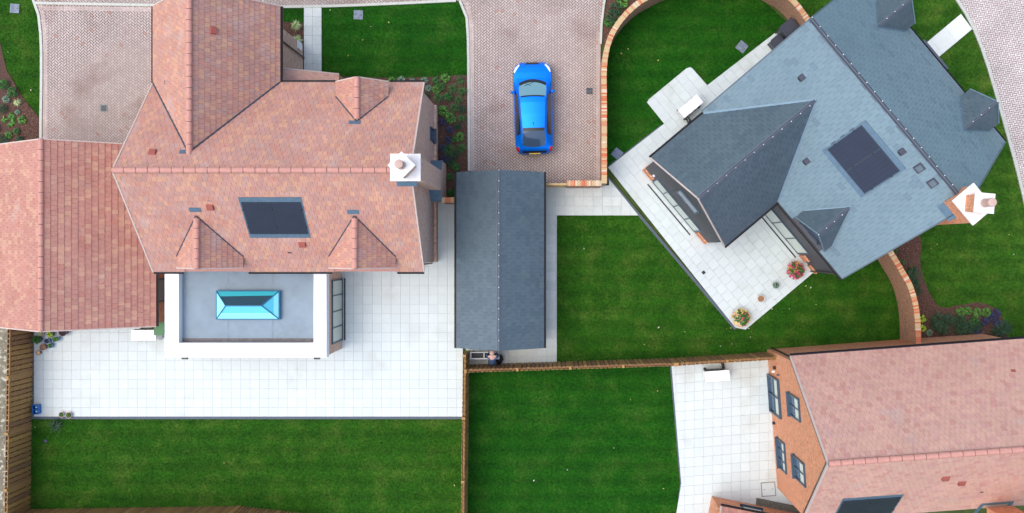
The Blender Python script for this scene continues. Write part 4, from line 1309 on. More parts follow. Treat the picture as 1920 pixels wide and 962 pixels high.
sC = [((slCs.T @ Vector(p)).x, (slCs.T @ Vector(p)).y) for p in ((solC[0] - .1, solC[2] - .1, 0), (solC[1] + .1, solC[2] - .1, 0), (solC[1] + .1, solC[3] + .1, 0), (solC[0] - .1, solC[3] + .1, 0))]
tile_roof([slCn, slCs], roofC, CLAY_C, TW, TG, TT, hole_map={1: [sC]})
ridge(roofC, MCF, (CX0, CYC, CZR), (CX1, CYC, CZR), CLAY_RIDGE, r=.125)
for y in (CY0, CY1): strip(roofC, MCF, (CX0, y, CZE), (CX0, CYC, CZR), .06, MORTAR, 'verge', lift=.035, th=.1)
for y in (CY0, CY1): strip(roofC, MCF, (CX0 + .02, y, CZE - .16), (CX0 + .02, CYC, CZR - .16), .08, BLACK, 'barge_board', lift=.0, th=.08)
gutter(CH, MCF, (CX0, CY1 + .05, CZE - .06), (CX1, CY1 + .05, CZE - .06), r=.065)
mb = MB(MCF); mb.tube((9.95, yN + .06, .03), (9.95, yN + .06, CZE - .4), .038); mb.tube((9.95, yN + .06, CZE - .4), (9.95, yN + .25, CZE - .12), .038)
mb.build('downpipe', BLACK, CH)
solar(CH, slCs, *solC)
for px, py in ((1773, 895), (1803, 904)): vent_box(roofC, slCs, px, py, CLAYPOT, .32, .28, .12)
vent_box(roofC, slCs, 1841, 922, LEAD_DARK, .2, .12, .03, name='tile_vent'); vent_box(roofC, slCn, 1900, 696, CLAYPOT, .22, .16, .05, name='tile_vent')
MWC = MCF @ frame(9.74, 0, math.pi / 2)    # local +y = west, local x = north
window(CH, MWC, -7.68, .02, 2.15, 1.8, 2, 2, FRAME_BLUE, GLASS, depth=.12, sill=False, name='french_door', low_m=GLASS_DK)
window(CH, MWC, -7.59, 3.98, 5.7, 1.0, 2, 2, FRAME_BLUE, GLASS, depth=.08, low_m=GLASS_DK)
window(CH, MWC, -10.35, 1.05, 2.4, 1.4, 3, 2, FRAME_BLUE, GLASS, depth=.08, low_m=GLASS_DK)
window(CH, MWC, -10.3, 4.05, 5.8, 1.0, 2, 2, FRAME_BLUE, GLASS, depth=.08, low_m=GLASS_DK)
for x, z, w_, m_ in ((-6.3, 1.5, .14, BLACK), (-6.52, 1.2, .1, CAPSTONE), (-6.55, 2.2, .07, LEAD_DARK), (-9.05, .5, .12, BLACK)):
    MB(MWC).box(x - w_ / 2, x + w_ / 2, 0, .12, z, z + w_ * 1.2).build('wall_lamp', m_, CH)
# chimney breaking the south slope at the corner of the photo
p = ray_plane(1869, 945, MCF, (CX0, CY0, CZE), slCs.n)
cm = MB(MCF); cm.box(p.x - .55, p.x + .55, p.y - 1.0, p.y - .04, CZE + .5, 10.6)
chC = cm.build('chimney', BRICK_O, CH)
up_ = ray_plane(1869, 945, MCF, (CX0, CY0, CZE), slCs.n)
uu, vv = slCs.at(1869, 943)
MB(slCs.T).box(uu - .68, uu + .68, vv - .05, vv + .12, .02, .05).build('lead_flashing', LEAD, chC)
for s in (-1, 1): MB(slCs.T).box(uu + s * .63 - .08, uu + s * .63 + .08, vv - 1.5, vv - .052, .02, .05).build('lead_flashing', LEAD, chC)

# annex with brick walls and clay roof, bottom edge
an = R(-11.2)
ax, ay = G(1334, 930)
MAN = frame(ax, ay, an)
AN = thing('brick_annex', 'low brick annex with clay tiles cut by the bottom edge of the photo', 'outbuilding', tuple(MAN @ Vector((2, -1.5, 0))))
MB(MAN).box(0, 5.5, -4, 0, 0, 2.15).build('wall', BRICK_O, AN)
MAW = MAN @ frame(0, 0, 0)
window(AN, MAW, 1.75, .95, 2.0, 1.0, 1, 1, FRAME_BLUE, GLASS, depth=.04)
slA = Slope(MAN, [(5.6, .12, 2.2), (.05, .12, 2.2), (.05, -2, 3.9), (5.6, -2, 3.9)])
slA2 = Slope(MAN, [(.05, -4.12, 2.2), (5.6, -4.12, 2.2), (5.6, -2, 3.9), (.05, -2, 3.9)])
d_ = MB(MAN)
for sl in (slA, slA2): d_.slab3([p_ - Vector((0, 0, .02)) for p_ in sl.poly], .1)
rA = d_.build('roof', CLAY_RIDGE, AN)
tile_roof([slA, slA2], rA, CLAY_G, TW, TG, TT, nbest=60)
gutter(AN, MAN, (.05, .17, 2.14), (5.6, .17, 2.14))
strip(rA, MAN, (.05, .12, 2.2), (.05, -2, 3.9), .06, MORTAR, 'verge', lift=.03, th=.1)

# ================================================================== FENCES
def fence(label, a, b, h=1.9, pitch=.2, posts=2.57, group='timber fences'):
    """hit and miss timber fence from a to b: posts, three rails and boards on both faces, each its own part"""
    a, b = Vector(a), Vector(b); d = b - a; L = d.length
    F = frame(a.x, a.y, math.atan2(d.y, d.x))
    root = thing('timber_fence', label, 'fence', tuple((a + d * .5)) + (0,), group)
    bw = pitch - .05
    me = MB().box(-bw / 2, bw / 2, -.011, .011, .03, h).mesh('fence_board', BOARD, smooth=False)
    n = int(L / pitch)
    for i in range(n):
        x = (i + .5) * L / n
        tilt = Matrix.Rotation(random.uniform(-.006, .006), 4, 'Y')
        for side in (1, -1):
            off = 0 if side > 0 else L / n / 2
            if x + off + bw / 2 > L: continue
            inst('fence_board', me, root, F @ Matrix.Translation((x + off, side * .06, random.uniform(-.012, .008))) @ tilt)
    for z in (.25, .85, 1.4, h - .14):
        MB(F).box(0, L, -.028, .028, z - .04, z + .04).build('fence_rail', BOARD, root)
    k = max(1, round(L / posts)); pm = MB().box(-.055, .055, -.075, .075, 0, h + .08).mesh('fence_post', POSTM)
    for i in range(k + 1):
        inst('fence_post', pm, root, F @ Matrix.Translation((min(max(L * i / k, .05), L - .05), 0, 0)))
    return root
fence('tall timber fence along the left edge of the photo beside the stony ground', G(60.5, 596), G(54, 1000), h=1.98, pitch=.23, posts=2.6)
fence('timber fence running up the photo between the two lower lawns', G(877.5, 657), G(873.5, 1000), h=1.85, pitch=.2)
fence('timber fence between the middle lawn and the deep green lower lawn', G(878, 686), G(1258, 674), h=1.95)
fence('timber fence behind the heat pump on the lower right patio', G(1258, 674), G(1441, 662.5), h=1.98)
fence('timber fence along the bottom edge of the photo below the left lawn', G(56, 957), G(448, 951), h=1.85, pitch=.16)
fence('short angled timber fence at the bottom edge leading off below the left lawn', G(448, 951), G(600, 968), h=1.85, pitch=.16)

# ================================================================== BRICK GARDEN WALLS with brick-on-edge coping
def garden_wall(label, pts, h=1.85, th=.225, name='garden_wall'):
    c = Vector(pts[len(pts) // 2])
    root = thing(name, label, 'wall', (c.x, c.y, 0))
    n = len(pts); L_, R_ = [], []
    for i in range(n):
        a = Vector(pts[max(i - 1, 0)]); b = Vector(pts[min(i + 1, n - 1)])
        d = (b - a).normalized(); nr = Vector((-d.y, d.x)) * th / 2
        p = Vector(pts[i]); L_.append(p + nr); R_.append(p - nr)
    mb = MB()
    for side, fl in ((L_, False), (R_, True)):
        for i in range(n - 1):
            q = [(side[i].x, side[i].y, 0), (side[i + 1].x, side[i + 1].y, 0), (side[i + 1].x, side[i + 1].y, h), (side[i].x, side[i].y, h)]
            mb.face(q if fl else q[::-1])
    for i in range(n - 1):
        mb.face([(R_[i].x, R_[i].y, h), (R_[i + 1].x, R_[i + 1].y, h), (L_[i + 1].x, L_[i + 1].y, h), (L_[i].x, L_[i].y, h)])
    for i in (0, n - 1):
        mb.face([(L_[i].x, L_[i].y, 0), (R_[i].x, R_[i].y, 0), (R_[i].x, R_[i].y, h), (L_[i].x, L_[i].y, h)])
    mb.build('brickwork', BRICK_W, root)
    mo = MB()
    for i in range(n - 1):
        mo.prism([tuple(R_[i]), tuple(R_[i + 1]), tuple(L_[i + 1]), tuple(L_[i])], h + .002, h + .095)
    o = mo.build('coping_mortar', MORTAR_D, root)
    rs = resample(pts, .077); cb = 0
    me = MB().box(-.032, .032, -th / 2 - .012, th / 2 + .012, h + .004, h + .108).mesh('coping_brick', COPING)
    rest = MB()
    for i in range(len(rs) - 1):
        a, b = Vector(rs[i]), Vector(rs[i + 1]); d = b - a
        T = frame((a.x + b.x) / 2, (a.y + b.y) / 2, math.atan2(d.y, d.x)) @ Matrix.Translation((0, random.uniform(-.005, .005), random.uniform(-.004, .004)))
        if i < 290: inst('coping_brick', me, root, T)
        else:
            rest.M = T; rest.box(-.032, .032, -th / 2 - .012, th / 2 + .012, h + .004, h + .108)
    if rest.v: rest.build('coping_brick_field', COPING, root, kind='stuff')
    return root
wp = lambda px, py, z=1.95: tuple(P(px, py, z).xy)
ARC = smooth_line([wp(*p) for p in ((1133, 344), (1133, 300), (1133, 200), (1133, 125), (1141, 80), (1157, 47), (1182, 18), (1212, -4), (1268, -30), (1345, -44), (1420, -34), (1462, -16), (1490, 4), (1518, 42))], 5)
garden_wall('curved brick garden wall with coping sweeping from the driveway round the upper lawn', ARC, h=1.85)
garden_wall('short straight brick wall at the foot of the driveway beside the timber gate', [wp(1063, 343.5), wp(1100, 343.5), wp(1128, 343.5)], h=1.85)
LOWW = smooth_line([wp(*p, 2.05) for p in ((1648, 446), (1668, 470), (1691, 508), (1706, 535), (1716, 568), (1720.5, 600), (1722.5, 648))], 5)
garden_wall('curved brick garden wall between the middle lawn and the right bark bed', LOWW, h=1.95)
garden_wall('short brick wall between the chimney and the slate garage', [wp(828, 375, 1.9), wp(856, 375, 1.9)], h=1.8)

# timber gate between garage and drive
gt = thing('garden_gate', 'pale timber gate between the slate garage and the driveway wall', 'gate', tuple(P(1040, 345, 0)))
ga, gb = Vector(wp(1024, 345.5, 1.7)), Vector(wp(1058, 345.5, 1.7))
FG = frame(ga.x, ga.y, math.atan2(gb.y - ga.y, gb.x - ga.x)); GLn = (gb - ga).length
ng = 7
gme = MB().box(0, GLn / ng - .01, -.012, .012, .05, 1.72).mesh('gate_board', GATEM)
for i in range(ng): inst('gate_board', gme, gt, FG @ Matrix.Translation((i * GLn / ng + .005, 0, 0)))
for z in (.3, 1.0, 1.6): MB(FG).box(0, GLn, -.05, -.012, z - .05, z + .05).build('gate_rail', GATEM, gt)
MB(FG).box(0, GLn, -.03, .04, 1.722, 1.78).build('gate_cap', GATEM, gt)
for x in (-.05, GLn + .05): MB(FG).box(x - .05, x + .05, -.05, .05, 0, 1.82).build('gate_post', GATEM, gt)

# ================================================================== CAR
CARBLUE = mat('metallic blue car paint', (.0, .22, .98, 1), rough=.42, metal=.6, coat=.06, spec=.3)
CGLASS = glass_mat('car windscreen glass', C(120, 168, 178, .7), .05, 1.0)
CGLASS_S = glass_mat('tinted side glass', C(40, 50, 62), .05, 1.0)
CGLASS_R = glass_mat('rear window glass', C(70, 92, 116, .7), .08, 1.0)
TRIM = mat('black car trim', C(24, 26, 32), rough=.45)
LAMPW = mat('clear headlamp', C(240, 244, 250, .9), rough=.15, spec=.9)
LAMPR = mat('red tail lamp', C(196, 30, 50), rough=.2)
CAR = thing('parked_car', 'bright blue hatchback parked nose up on the block paved driveway', 'car', (-.97, 6.58, 0))
MCAR = Matrix.Translation((-.97, 4.40, 0)) @ Matrix.Rotation(R(1.6), 4, 'Z')     # rear bumper at local y = 0
# stations: y, half width sill, half width shoulder, z shoulder, half width top, z top
ST = [(0.00, .58, .60, .62, .50, .66), (.05, .72, .72, .78, .58, .84), (.16, .80, .80, .92, .60, .99), (.30, .84, .84, .95, .59, 1.07), (.62, .87, .87, .94, .57, 1.29), (.98, .885, .88, .92, .545, 1.45),
      (1.30, .885, .88, .92, .56, 1.49), (1.8, .88, .875, .91, .60, 1.51), (2.3, .88, .875, .90, .62, 1.49), (2.55, .88, .875, .90, .635, 1.44), (2.95, .88, .88, .90, .66, 1.22), (3.36, .885, .875, .88, .67, .99),
      (3.5, .885, .87, .86, .66, .94), (3.8, .885, .85, .81, .62, .88), (4.05, .86, .80, .74, .58, .80), (4.2, .78, .72, .64, .52, .69), (4.28, .66, .60, .54, .44, .57), (4.33, .5, .46, .46, .36, .48)]
YS_ = [s_[0] for s_ in ST]
def station(y):
    out = []
    for k in range(1, 6):
        out.append(float(np.interp(y, YS_, [s_[k] for s_ in ST])))
    return out
def csurf(y, s, off=0.0):
    """point on the car skin: s from -1 (left sill) over 0 (roof centre line) to 1 (right sill)"""
    hb, hs, zs, ht, zt = station(y)
    a = abs(s); sg = 1 if s >= 0 else -1
    crown = .035 + .02 * (zt > 1.2)
    if a <= .45:
        t = a / .45; x = ht * t; z = zt - crown * t * t
    elif a <= .68:
        t = (a - .45) / .23; x = ht + (hs - ht) * t ** .9; z = (zt - crown) + (zs - (zt - crown)) * t ** 1.15
    else:
        t = (a - .68) / .32
        x = hs + .035 * math.sin(math.pi * min(1, t * 1.3)) + (hb - hs) * t; z = zs + (.24 - zs) * t
    return Vector((sg * x, y, z))
def cpatch(name, y0, y1, s0, s1, m, parent, off=.006, ny=10, ns=10, thick=False, fn=None):
    mb = MB(MCAR); g_ = []
    for i in range(ny + 1):
        for j in range(ns + 1):
            y = y0 + (y1 - y0) * i / ny; s = s0 + (s1 - s0) * j / ns
            if fn: y, s = fn(i / ny, j / ns)
            p = csurf(y, s); e = 1e-3
            nrm = (csurf(y, min(s + .02, 1)) - csurf(y, max(s - .02, -1))).cross(csurf(max(y - .02, 0), s) - csurf(min(y + .02, 4.33), s))
            nrm = nrm.normalized() if nrm.length > 1e-9 else Vector((0, 0, 1))
            if nrm.z < 0 and abs(s) < .6: nrm = -nrm
            if nrm.x * s < 0 and abs(s) >= .6: nrm = -nrm
            g_.append(p + nrm * off)
    a = mb.pts(g_)
    for i in range(ny):
        for j in range(ns):
            k = a + i * (ns + 1) + j
            mb.f.append((k, k + 1, k + ns + 2, k + ns + 1)); mb.mi.append(0)
    return mb.build(name, m, parent, smooth=True)
# body shell
mb = MB(MCAR)
ys = sorted(set([round(float(v), 3) for v in np.linspace(0, 4.33, 56)] + YS_))
ss = [-1, -.94, -.88, -.82, -.76, -.71, -.68, -.62, -.56, -.5, -.45, -.4, -.3, -.2, -.1, 0, .1, .2, .3, .4, .45, .5, .56, .62, .68, .71, .76, .82, .88, .94, 1]
gi = mb.pts([csurf(y, s) for y in ys for s in ss]); ns_ = len(ss)
for i in range(len(ys) - 1):
    for j in range(ns_ - 1):
        k = gi + i * ns_ + j
        mb.f.append((k, k + 1, k + ns_ + 1, k + ns_)); mb.mi.append(0)
for i in (0, len(ys) - 1):
    mb.f.append(tuple(gi + i * ns_ + j for j in range(ns_))); mb.mi.append(0)
body = mb.build('car_body', CARBLUE, CAR, smooth=True)
bmod = body.modifiers.new('edge', 'EDGE_SPLIT'); bmod.split_angle = R(50)
MB(MCAR).box(-.8, .8, .15, 4.2, .16, .26).build('underbody', TRIM, CAR)
cowl = lambda t: 3.30 - .0 * t
cpatch('windscreen_surround', 2.44, 3.46, -.47, .47, TRIM, CAR, off=.004, fn=lambda i, j: (2.52 + (3.46 - 2.52 - .22 * (2 * j - 1) ** 2) * i - .10 * (1 - (2 * j - 1) ** 2) * (1 - i) * -.6, -.47 + .94 * j))
wsc = cpatch('windscreen', 2.6, 3.3, -.43, .43, CGLASS, CAR, off=.009, fn=lambda i, j: (2.60 + (3.30 - 2.60 - .20 * (2 * j - 1) ** 2) * i + .04 * (1 - (2 * j - 1) ** 2) * (1 - i), -.43 + .86 * j))
cpatch('rear_spoiler', .98, 1.12, -.42, .42, TRIM, CAR, off=.012)
cpatch('rear_window', .26, .99, -.42, .42, CGLASS_R, CAR, off=.008, fn=lambda i, j: (.27 + .10 * (2 * j - 1) ** 2 + (.99 - .27 - .10 * (2 * j - 1) ** 2) * i, -.42 + .84 * j))
for sg in (-1, 1):
    cpatch('side_window', 1.05, 1.85, sg * .49, sg * .64, CGLASS_S, CAR, off=.006, fn=lambda i, j: (.8 + .06 * (1 - j) + (1.82 - .8) * i, sg * (.485 + .155 * j)))
    cpatch('side_window', 1.9, 2.9, sg * .49, sg * .64, CGLASS_S, CAR, off=.006, fn=lambda i, j: (1.88 + (.72 + .42 * j) * i, sg * (.485 + .155 * j)))
    cpatch('roof_rail', 1.1, 2.5, sg * .425, sg * .445, TRIM, CAR, off=.010, ns=2)
    cpatch('headlight', 3.8, 4.2, sg * .45, sg * .62, LAMPW, CAR, off=.008, fn=lambda i, j: (3.78 + .36 * i + .10 * (1 - j) , sg * (.72 - .16 * i - .085 * j + .02)))
    cpatch('tail_light', .08, .3, sg * .56, sg * .74, LAMPR, CAR, off=.008, fn=lambda i, j: (.09 + .2 * i, sg * (.56 + .2 * j)))
    # mirrors
    mm = MB(MCAR @ Matrix.Translation((sg * .935, 2.86, .98)))
    mm.lathe([(0.001, -.06), (.07, -.05), (.09, 0), (.075, .05), (0.001, .065)], n=12, sx=1.25, sy=.8)
    mm.box(-sg * .14 - .03, -sg * .14 + .03, -.03, .03, -.05, -.01)
    mm.build('wing_mirror', CARBLUE, CAR, smooth=True)
    for y in (.82, 3.42):
        wm = MB(MCAR); wm.tube((sg * .72, y, .32), (sg * .895, y, .32), .32, 20)
        w_o = wm.build('wheel', TRIM, CAR)
        wm = MB(MCAR); wm.tube((sg * .87, y, .32), (sg * .90, y, .32), .2, 14); wm.build('wheel_rim', mat('alloy rim', C(180, 184, 190), rough=.3, metal=.8), w_o)
    for y, a0 in ((3.38, -.06), (3.36, -.5)):
        pass
for x0_, x1_ in ((.05, -.42), (-.5, -.08)):
    p0, p1 = csurf(3.3, x0_ * .6), csurf(3.12, x1_ * .6)
    MB(MCAR).tube(tuple(p0 + Vector((0, 0, .02))), tuple(p1 + Vector((0, 0, .02))), .010, 5).build('wiper', TRIM, CAR)
p0 = csurf(1.32, 0)
MB(MCAR).tube((0, 1.36, p0.z - .01), (0, 1.24, p0.z + .07), .022, 6, r2=.008).build('roof_antenna', TRIM, CAR)
plate = MB(MCAR); plate.box(-.26, .26, -.03, .035, .60, .72); plate = plate.build('number_plate', mat('yellow plate', C(226, 190, 70), rough=.5), CAR)
cpatch('lower_grille', 4.2, 4.32, -.3, .3, TRIM, CAR, off=.006)
cpatch('rear_bumper_trim', .02, .1, -.44, .44, TRIM, CAR, off=.005)

# ================================================================== HEAT PUMPS
def heat_pump(label, M, L=1.12, D=.46, Hh=.92):
    o = thing('heat_pump', label, 'heat pump', tuple(M @ Vector((0, 0, 0))), 'air source heat pumps')
    wht = mat('white enamel', C(250, 250, 250, .92), rough=.35, var=.01)
    MB(M).box(-L / 2, L / 2, -D / 2, D / 2, .12, Hh - .03).build('casing', wht, o)
    MB(M).box(-L / 2 - .012, L / 2 + .012, -D / 2 - .012, D / 2 + .012, Hh - .028, Hh).build('lid', wht, o)
    gr = MB(M); 
    for r_ in (.1, .17, .24, .31):
        n = 24
        for i in range(n):
            a, b = 2 * math.pi * i / n, 2 * math.pi * (i + 1) / n
            gr.tube((-.12 + r_ * math.cos(a), -D / 2 - .02, .5 + r_ * math.sin(a)), (-.12 + r_ * math.cos(b), -D / 2 - .02, .5 + r_ * math.sin(b)), .006, 4, cap=False)
    gr.build('fan_grille', TRIM, o)
    fins = MB(M); fins.box(-L / 2 + .06, L / 2 - .2, D / 2 - .005, D / 2 + .012, .18, Hh - .1); fins.build('condenser_fins', mat('dark teal fins', C(60, 96, 104), rough=.5, metal=.5), o)
    for x in (-L / 2 + .12, L / 2 - .12): MB(M).box(x - .05, x + .05, -D / 2 - .05, D / 2 + .08, 0.03, .118).build('foot', TRIM, o)
    for x, z in ((L / 2 - .12, .3), (L / 2 - .22, .42)):
        pm_ = MB(M); pm_.tube((x, D / 2, z), (x, D / 2 + .22, z), .035); pm_.tube((x, D / 2 + .22, z), (x, D / 2 + .3, .06), .035); pm_.build('insulated_pipe', TRIM, o)
    for x in (-.38, -.02, .26):
        MB(M).box(x - .07, x + .07, D / 2 + .01, D / 2 + .05, Hh - .13, Hh - .05).build('bracket', TRIM, o)
    return o
cH = P(1345, 705, .92); heat_pump('white heat pump on the lower right patio in front of the fence', frame(cH.x, cH.y, R(4)))
cH = P(1295, 199, .92); heat_pump('white heat pump on the paved pad beside the slate house', frame(cH.x, cH.y, math.atan2(nB.y, nB.x) + math.pi))
cH = P(269, 628.5, .92); heat_pump('white heat pump below the mottled tiled garage, beside the green bin', frame(cH.x, cH.y, 0))

# ================================================================== WHEELIE BINS
def wheelie(label, M, m_, name='wheelie_bin', w=.52, d=.62, h=.98):
    o = thing(name, label, 'wheelie bin', tuple(M @ Vector((0, 0, 0))))
    mb = MB(M); 
    q0 = [(-w / 2 + .06, -d / 2 + .1), (w / 2 - .06, -d / 2 + .1), (w / 2 - .06, d / 2 - .06), (-w / 2 + .06, d / 2 - .06)]
    q1 = [(-w / 2, -d / 2), (w / 2, -d / 2), (w / 2, d / 2), (-w / 2, d / 2)]
    a = mb.pts([(x, y, .08) for x, y in q0] + [(x, y, h) for x, y in q1])
    for i in range(4):
        j = (i + 1) % 4; mb.f.append((a + i, a + j, a + 4 + j, a + 4 + i)); mb.mi.append(0)
    mb.f.append((a + 3, a + 2, a + 1, a)); mb.mi.append(0)
    mb.build('bin_body', m_, o)
    ld = MB(M)
    ld.prism([(-w / 2 - .02, -d / 2 - .03), (w / 2 + .02, -d / 2 - .03), (w / 2 + .02, d / 2 - .02), (w / 2 - .06, d / 2 + .04), (-w / 2 + .06, d / 2 + .04), (-w / 2 - .02, d / 2 - .02)], h, h + .035)
    ld.prism([(-w / 2 + .04, -d / 2 + .04), (w / 2 - .04, -d / 2 + .04), (w / 2 - .05, d / 2 - .08), (-w / 2 + .05, d / 2 - .08)], h + .036, h + .065)
    ld.build('bin_lid', m_, o)
    MB(M).tube((-w / 2 + .08, d / 2 + .08, h - .02), (w / 2 - .08, d / 2 + .08, h - .02), .018).build('handle', m_, o)
    for s_ in (-1, 1): MB(M).tube((s_ * (w / 2 - .08), d / 2 - .08, .1), (s_ * (w / 2 - .01), d / 2 - .08, .1), .1, 14).build('wheel', TRIM, o)
    return o
wheelie('green wheelie bin in the passage beside the white extension', frame(*P(300, 615, 1.0).xy, 0), mat('green bin plastic', C(62, 128, 76), rough=.5, var=.08))
BINB = mat('black bin plastic', C(52, 58, 70), rough=.45, var=.06)
bx = MBF @ Vector((-.42, 6.45, 0))
wheelie('dark grey wheelie bin between the slate house and the curved wall', frame(bx.x, bx.y, math.atan2(nB.y, nB.x) + math.pi / 2), BINB, w=.56, d=.72, h=1.05)
bx = MBF @ Vector((-.28, 5.75, 0))
o = thing('storage_box', 'low dark grey box next to the dark wheelie bin by the slate house', 'storage box', tuple(bx))
Fb = frame(bx.x, bx.y, math.atan2(tB.y, tB.x))
MB(Fb).box(-.2, .3, -.3, .26, .03, .62).build('box_body', BINB, o)
MB(Fb).prism([(-.24, -.2), (-.12, -.34), (.34, -.34), (.34, .3), (-.24, .3)], .622, .68).build('box_lid', BINB, o)

# ================================================================== MANHOLES AND DRAINS
def cover(name, label, cat, px, py, w, ang, m_=IRON, grate=False, fr=True, z=.03, l=None):
    p = P(px, py, 0); M = frame(p.x, p.y, ang); l = l or w
    o = thing(name, label, cat, (p.x, p.y, 0))
    if fr: MB(M).box(-w / 2 - .05, w / 2 + .05, -l / 2 - .05, l / 2 + .05, -.03, z).build('surround', mat('worn grey surround', C(150, 150, 146), rough=.9, var=.2, vscale=12), o)
    if grate:
        MB(M).box(-w / 2, w / 2, -l / 2, l / 2, z, z + .003).build('pit', TRIM, o)
        gr = 5
        for i in range(gr): MB(M).box(-w / 2 + w * (i + .2) / gr, -w / 2 + w * (i + .62) / gr, -l / 2 + .01, l / 2 - .01, z + .004, z + .018).build('grate_bar', m_, o)
        MB(M).box(-w / 2, w / 2, -.015, .015, z + .0185, z + .024).build('grate_bar', m_, o)
    else:
        MB(M).box(-w / 2, w / 2, -l / 2, l / 2, z, z + .012).build('cover_plate', m_, o)
        for s_ in (-1, 1): MB(M).box(s_ * w * .32 - .03, s_ * w * .32 + .03, -.012, .012, z + .0125, z + .02).build('lifting_slot', TRIM, o)
    return o
IRON2 = mat('rusty grey iron cover', C(120, 132, 146), rough=.6, metal=.2, var=.3, vscale=7)
cover('manhole_cover', 'square grey manhole cover in the upper lawn beside the slab path', 'manhole cover', 672, 28, .44, R(-2), IRON2, fr=False, z=.02)
cover('manhole_cover', 'square grey manhole cover in the corner lawn at the upper left', 'manhole cover', 28, 16, .44, R(-4), IRON2, fr=False, z=.02)
cover('manhole_cover', 'speckled grey manhole cover in the curved lawn near the slab path', 'manhole cover', 1391, 88, .46, R(-38), IRON2, fr=False, z=.02)
cover('manhole_cover', 'plain grey manhole cover in the grass corner by the driveway wall', 'manhole cover', 1157, 288, .44, R(-38), mat('slate grey cover', C(112, 128, 148), rough=.7, var=.1), fr=False, z=.02)
cover('drain_grate', 'square drain grate in the left driveway', 'drain', 195, 203, .25, 0, IRON, grate=True)
cover('drain_grate', 'square drain grate in the driveway to the right of the blue car', 'drain', 1105, 171, .3, R(1), IRON, grate=True, fr=False)
cover('drain_grate', 'small dark drain cover in the patio of the slate house', 'drain', 1319, 511, .15, R(-50), TRIM, fr=False, z=.034)
cover('access_cover', 'slab filled square cover in the lower right patio', 'access cover', 1440.5, 917, .6, R(4.5), SLAB, fr=True, z=.034)

# ================================================================== PLANTS
LEAFM = {
 'green': mat('mid green leaves', None, rough=.55, ramp=[(3, C(64, 124, 46)), (3, C(46, 100, 36)), (2, C(86, 146, 58)), (1, C(38, 82, 34))]),
 'bright': mat('bright green leaves', None, rough=.5, ramp=[(3, C(92, 150, 50)), (3, C(66, 126, 44)), (1, C(130, 182, 66))]),
 'lime': mat('lime yellow leaves', None, rough=.5, ramp=[(3, C(186, 214, 40)), (2, C(160, 200, 40)), (1, C(210, 228, 80))]),
 'pale': mat('pale variegated leaves', None, rough=.5, ramp=[(3, C(190, 206, 140)), (2, C(150, 184, 104)), (1, C(214, 218, 170))]),
 'silver': mat('silvery green leaves', None, rough=.55, ramp=[(3, C(132, 168, 138)), (2, C(108, 148, 120)), (1, C(156, 182, 158))]),
 'dark': mat('dark green leaves', None, rough=.55, ramp=[(3, C(48, 88, 50)), (3, C(36, 72, 44)), (1, C(66, 104, 58))]),
 'purple': mat('blue purple leaves', None, rough=.55, ramp=[(3, C(62, 62, 98)), (2, C(74, 78, 118)), (1, C(52, 60, 70))]),
}
def clump_mesh(name, m_, r, n, lw, ll, h, up_=.5, seed=0, arch=False):
    rr = random.Random(seed); mb = MB()
    for i in range(n):
        a = rr.uniform(0, 6.283); rad = r * math.sqrt(rr.random()) * .8
        z = h * (1 - (rad / r) ** 2 * .7) * rr.uniform(.45, 1)
        if arch: rad *= .25; z = h * rr.uniform(.4, .9)
        el = rr.uniform(-.5, up_)
        yaw = a + rr.uniform(-.7, .7)
        mb.M = Matrix.Translation((rad * math.cos(a), rad * math.sin(a), z)) @ Matrix.Rotation(yaw, 4, 'Z') @ Matrix.Rotation(-el, 4, 'Y') @ Matrix.Rotation(rr.uniform(-.6, .6), 4, 'X')
        l = ll * rr.uniform(.6, 1.2); w = lw * rr.uniform(.7, 1.2)
        st = mb.pts([(0, 0, 0), (l * .4, -w / 2, .01), (l, 0, -l * .15 if not arch else -l * .45), (l * .4, w / 2, .01)])
        mb.f.append((st, st + 1, st + 2, st + 3)); mb.mi.append(0)
    mb.M = Matrix.Identity(4)
    return mb.mesh(name, m_)
KIND = {}
for k, (m_, r, n, lw, ll, h, up_, arch) in {
    'leafy': ('green', .2, 130, .05, .09, .28, .6, False), 'bright': ('bright', .2, 90, .06, .12, .25, .5, False), 'grassy': ('green', .24, 110, .014, .3, .3, .9, True),
    'silver': ('silver', .18, 110, .04, .08, .2, .5, False), 'pale': ('pale', .22, 100, .03, .22, .32, .6, True), 'purple': ('purple', .18, 120, .05, .08, .22, .5, False),
    'dark': ('dark', .22, 130, .045, .09, .3, .6, False), 'lime': ('lime', .16, 70, .07, .11, .22, .4, False), 'fern': ('dark', .26, 120, .022, .3, .26, .7, True), 'star': ('bright', .2, 26, .06, .24, .14, .2, True)}.items():
    KIND[k] = [clump_mesh('foliage', LEAFM[m_], r, n, lw, ll, h, up_, seed=hash_ + 3, arch=arch) for hash_ in (1, 2, 3)]
STEM = MB().tube((0, 0, -.02), (0, 0, .12), .012, 5).tube((0, 0, .02), (.05, .03, .16), .008, 4).mesh('stem', mat('plant stem', C(92, 74, 52), rough=.9))
DESC = {'leafy': ('leafy_shrub', 'mid green rounded leafy shrub', 'shrub'), 'bright': ('leafy_shrub', 'bright green leafy shrub', 'shrub'), 'grassy': ('grassy_plant', 'spiky green grassy plant', 'plant'),
        'silver': ('silvery_shrub', 'small silvery green shrub', 'shrub'), 'pale': ('variegated_plant', 'pale variegated spiky plant', 'plant'), 'purple': ('heather_plant', 'dark bluish purple leaved plant', 'plant'),
        'dark': ('dark_shrub', 'dark green bushy shrub', 'shrub'), 'lime': ('lime_shrub', 'small lime yellow shrub', 'shrub'), 'fern': ('fern_plant', 'dark feathery fern like plant', 'plant'), 'star': ('rosette_plant', 'yellow green rosette plant with long leaves', 'plant')}
